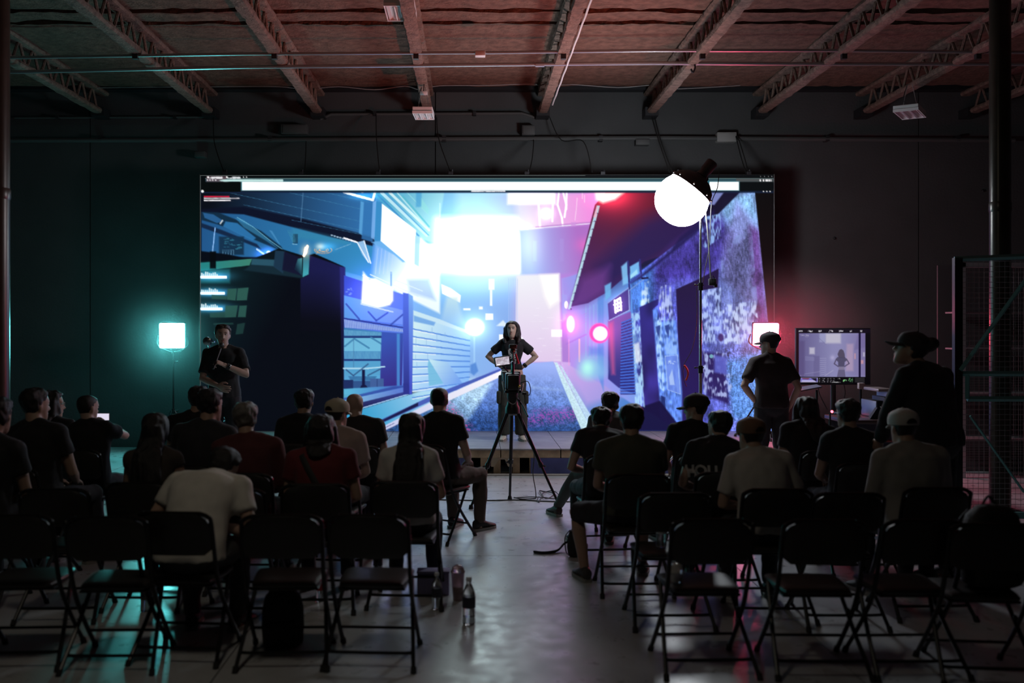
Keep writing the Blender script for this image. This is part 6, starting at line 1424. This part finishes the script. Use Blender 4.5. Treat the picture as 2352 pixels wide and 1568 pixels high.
for k in range(46):      # white hand-drawn print on the chest
    a = rr.uniform(0, 2 * math.pi); r_ = .052 * rr.uniform(.5, 1.1); x0, z0 = r_ * math.cos(a), 1.185 + r_ * 1.1 * math.sin(a) - (0 if rr.random() < .7 else .11); pts = []
    for q in range(4):
        h = bvh.ray_cast(Vector((x0 + .02 * q * math.cos(a + 1.9), .6, z0 + .02 * q * math.sin(a + 1.9))), Vector((0, -1, 0)))[0]
        if h: pts.append(h + Vector((0, .0025, 0)))
    if len(pts) > 2: mb.tube(pts, .0022, 5, flat=.5, up=(0, 1, 0))
mb.build('shirt_print', mat('white_print', (.6, .6, .6), .7), wm['root'])
wr = wm['Wr'][-1]; dW = (wm['Wr'][-1] - wm['E'][-1]).normalized()
wt = MB().tube([wr - dW * .045, wr - dW * .015], .034, 14).build('watch_strap', BLK, wm['root']); MB().bbox(tuple(wr - dW * .03 + Vector((-.018, .022, -.018))), tuple(wr - dW * .03 + Vector((.018, .038, .018))), .006).build('watch_face', BLKM, wt)
MB().tube([wm['spine'](-.03) + Vector((.172 * math.cos(a) * .95, .126 * math.sin(a) * .95, 0)) for a in np.linspace(0, 2 * math.pi, 25)], .015, 8).build('belt', mat('dark_belt', (.02, .02, .02), .5), wm['root'])
for sd in (-1, 1):
    kx = wm['K'][sd]; MB().bbox((kx.x + sd * .075 - .03, kx.y - .07, kx.z + .02), (kx.x + sd * .075 + .03, kx.y + .07, kx.z + .19), .02).build('cargo_pocket', mat('cloth_040403', (.04, .042, .035), .85), wm['root'])
# the presenter with the microphone
PY = 11.75; px = X_(515, PY)
pr = make_person((px, PY, 0), math.pi, 'presenter in a dark t-shirt holding a microphone to his mouth, left of the screen', None, s=1.1, pose='stand', lean=.0, slouch=.03, head=(.25, -.02, 0), skin='light', hair='short', hair_col=(.05, .03, .02), shirt=(.01, .012, .014), sleeve=.8, pants=(.02, .02, .025),
                 lw=(-.085, .3, 1.405), lpole=(-1, .25, -1.1), rw=(.0, .3, 1.17), rpole=(1, .0, -.9), lhand='grip', rhand='relaxed', palm_l=(.9, .3, .1), palm_r=(-.2, -1, .2), voxel=.011, brows=True, wide=1.0)
wv = pr['Wr'][-1]; hv = wv + (wv - pr['E'][-1]).normalized() * .075 * 1.1 + Vector((.03, .01, .01)); mouth = pr['hp']((0, .115, -.055))
Rz = Matrix.Rotation(math.pi, 3, 'Z'); dm = (mouth - hv).normalized(); base = hv - dm * .1
mic = thing('microphone', Rz @ base + Vector((px, PY, 0)), 'black handheld microphone in the hand of the presenter', 'microphone'); tipv = Rz @ (mouth - dm * .0 - base)
MB().tube([Vector((0, 0, 0)), tipv * .72], [.013, .017], 12).build('mic_handle', BLK, mic); MB().sphere(tipv * .86, .027, 14, 10).build('mic_grille', mat('mic_grille', (.1, .1, .1), .4, .7), mic)
wl = pr['Wr'][-1] - (pr['Wr'][-1] - pr['E'][-1]).normalized() * .035; dW = (pr['Wr'][-1] - pr['E'][-1]).normalized()
wt = MB().tube([wl - dW * .02, wl + dW * .02], .037, 14).build('watch_strap', BLK, pr['root']); MB().sphere(wl + Vector((-.03, .02, .01)), (.016, .016, .016), 10, 6).build('watch_case', POLE, wt)
cs = thing('light_stand', (X_(480, 13.4), 13.4, SH), 'chrome stand with a grip head behind the shoulder of the presenter', 'stand'); zc2 = Z_(783, 13.4) - SH
MB().tube([(0, 0, .1), (0, 0, zc2)], .013, 10).build('pole', POLE, cs); MB().lathe([(.02, -.06), (.055, -.05), (.06, 0), (.055, .05), (.02, .06)], (-.015, 0, zc2), 16, Matrix.Rotation(math.pi / 2, 3, 'X')).build('grip_head', POLE, cs); MB().tube([(.03, 0, zc2 - .02), (.08, -.02, zc2 - .01)], .009, 6).build('grip_knob', POLE, cs); stand_legs(cs, .55, .4, 3, .2, POLE)
# the man standing against the red lamp
RY = 10.9
rm = make_person((X_(1772, RY), RY, 0), .15, 'standing man in dark t-shirt and cap, dark against the red lamp', None, s=1.045, pose='stand', lean=.02, slouch=.03, head=(.75, .02, 0), skin='light', hair='buzz', cap=(.03, .022, .022), shirt=(.03, .02, .022), sleeve=.75, pants=(.02, .02, .022), head_shift=.01,
                 lw=(-.17, .03, 1.03), lpole=(-1, -.45, -.3), rw=(.235, .05, .97), rpole=(.5, -1, -.2), lhand='relaxed', rhand='relaxed', palm_l=(1, 0, -.3), wide=1.02)
# the big dark figure at the right
BYp = 7.2
bm_ = make_person((X_(2148, BYp), BYp, 0), .55, 'big standing figure in a dark jacket with cap and hair bun, right of the monitor', None, s=1.075, pose='stand', lean=.1, slouch=.1, head=(.55, -.3, 0), skin='mid', hair='bun', cap=(.025, .024, .024), shirt=(.014, .014, .016), sleeve=1.9, pants=(.014, .014, .016), wide=1.27, head_shift=-.02,
                 lw=(-.16, .34, 1.0), rw=(.3, .12, .9), lpole=(-1, -.3, -.4), rpole=(.8, -.8, -.3))

# ================================================================ haze volumes added to make the glow around the two coloured lamps
for c_, r_, lb, k_ in (((X_(396, 14.55), 14.3, Z_(770, 14.55)), (1.0, .9, 1.0), 'added haze volume for the glow around the cyan lamp', 1.), ((X_(1757, 13.6), 12.4, Z_(767, 13.6)), (1.1, 2.2, 1.1), 'added haze volume for the glow around the red lamp', .8)):
    m_ = bpy.data.materials.new('lamp_glow_volume'); m_.use_nodes = True; nt = m_.node_tree; nt.nodes.remove(nt.nodes['Principled BSDF']); v_ = nt.nodes.new('ShaderNodeVolumeScatter'); v_.inputs['Anisotropy'].default_value = .2
    tc = nt.nodes.new('ShaderNodeTexCoord'); ln = nt.nodes.new('ShaderNodeVectorMath'); ln.operation = 'LENGTH'; nt.links.new(tc.outputs['Object'], ln.inputs[0])
    mr = nt.nodes.new('ShaderNodeMapRange'); mr.interpolation_type = 'SMOOTHSTEP'; mr.inputs['From Min'].default_value = 1.; mr.inputs['From Max'].default_value = .1; mr.inputs['To Min'].default_value = 0.; mr.inputs['To Max'].default_value = LAMP_HAZE * k_
    nt.links.new(ln.outputs['Value'], mr.inputs['Value']); nt.links.new(mr.outputs[0], v_.inputs['Density']); nt.links.new(v_.outputs[0], nt.nodes['Material Output'].inputs['Volume'])
    o = tag(MB().sphere((0, 0, 0), (1, 1, 1), 32, 20).build('lamp_glow_haze', m_), lb, 'haze', kind='stuff'); o.location = c_; o.scale = r_
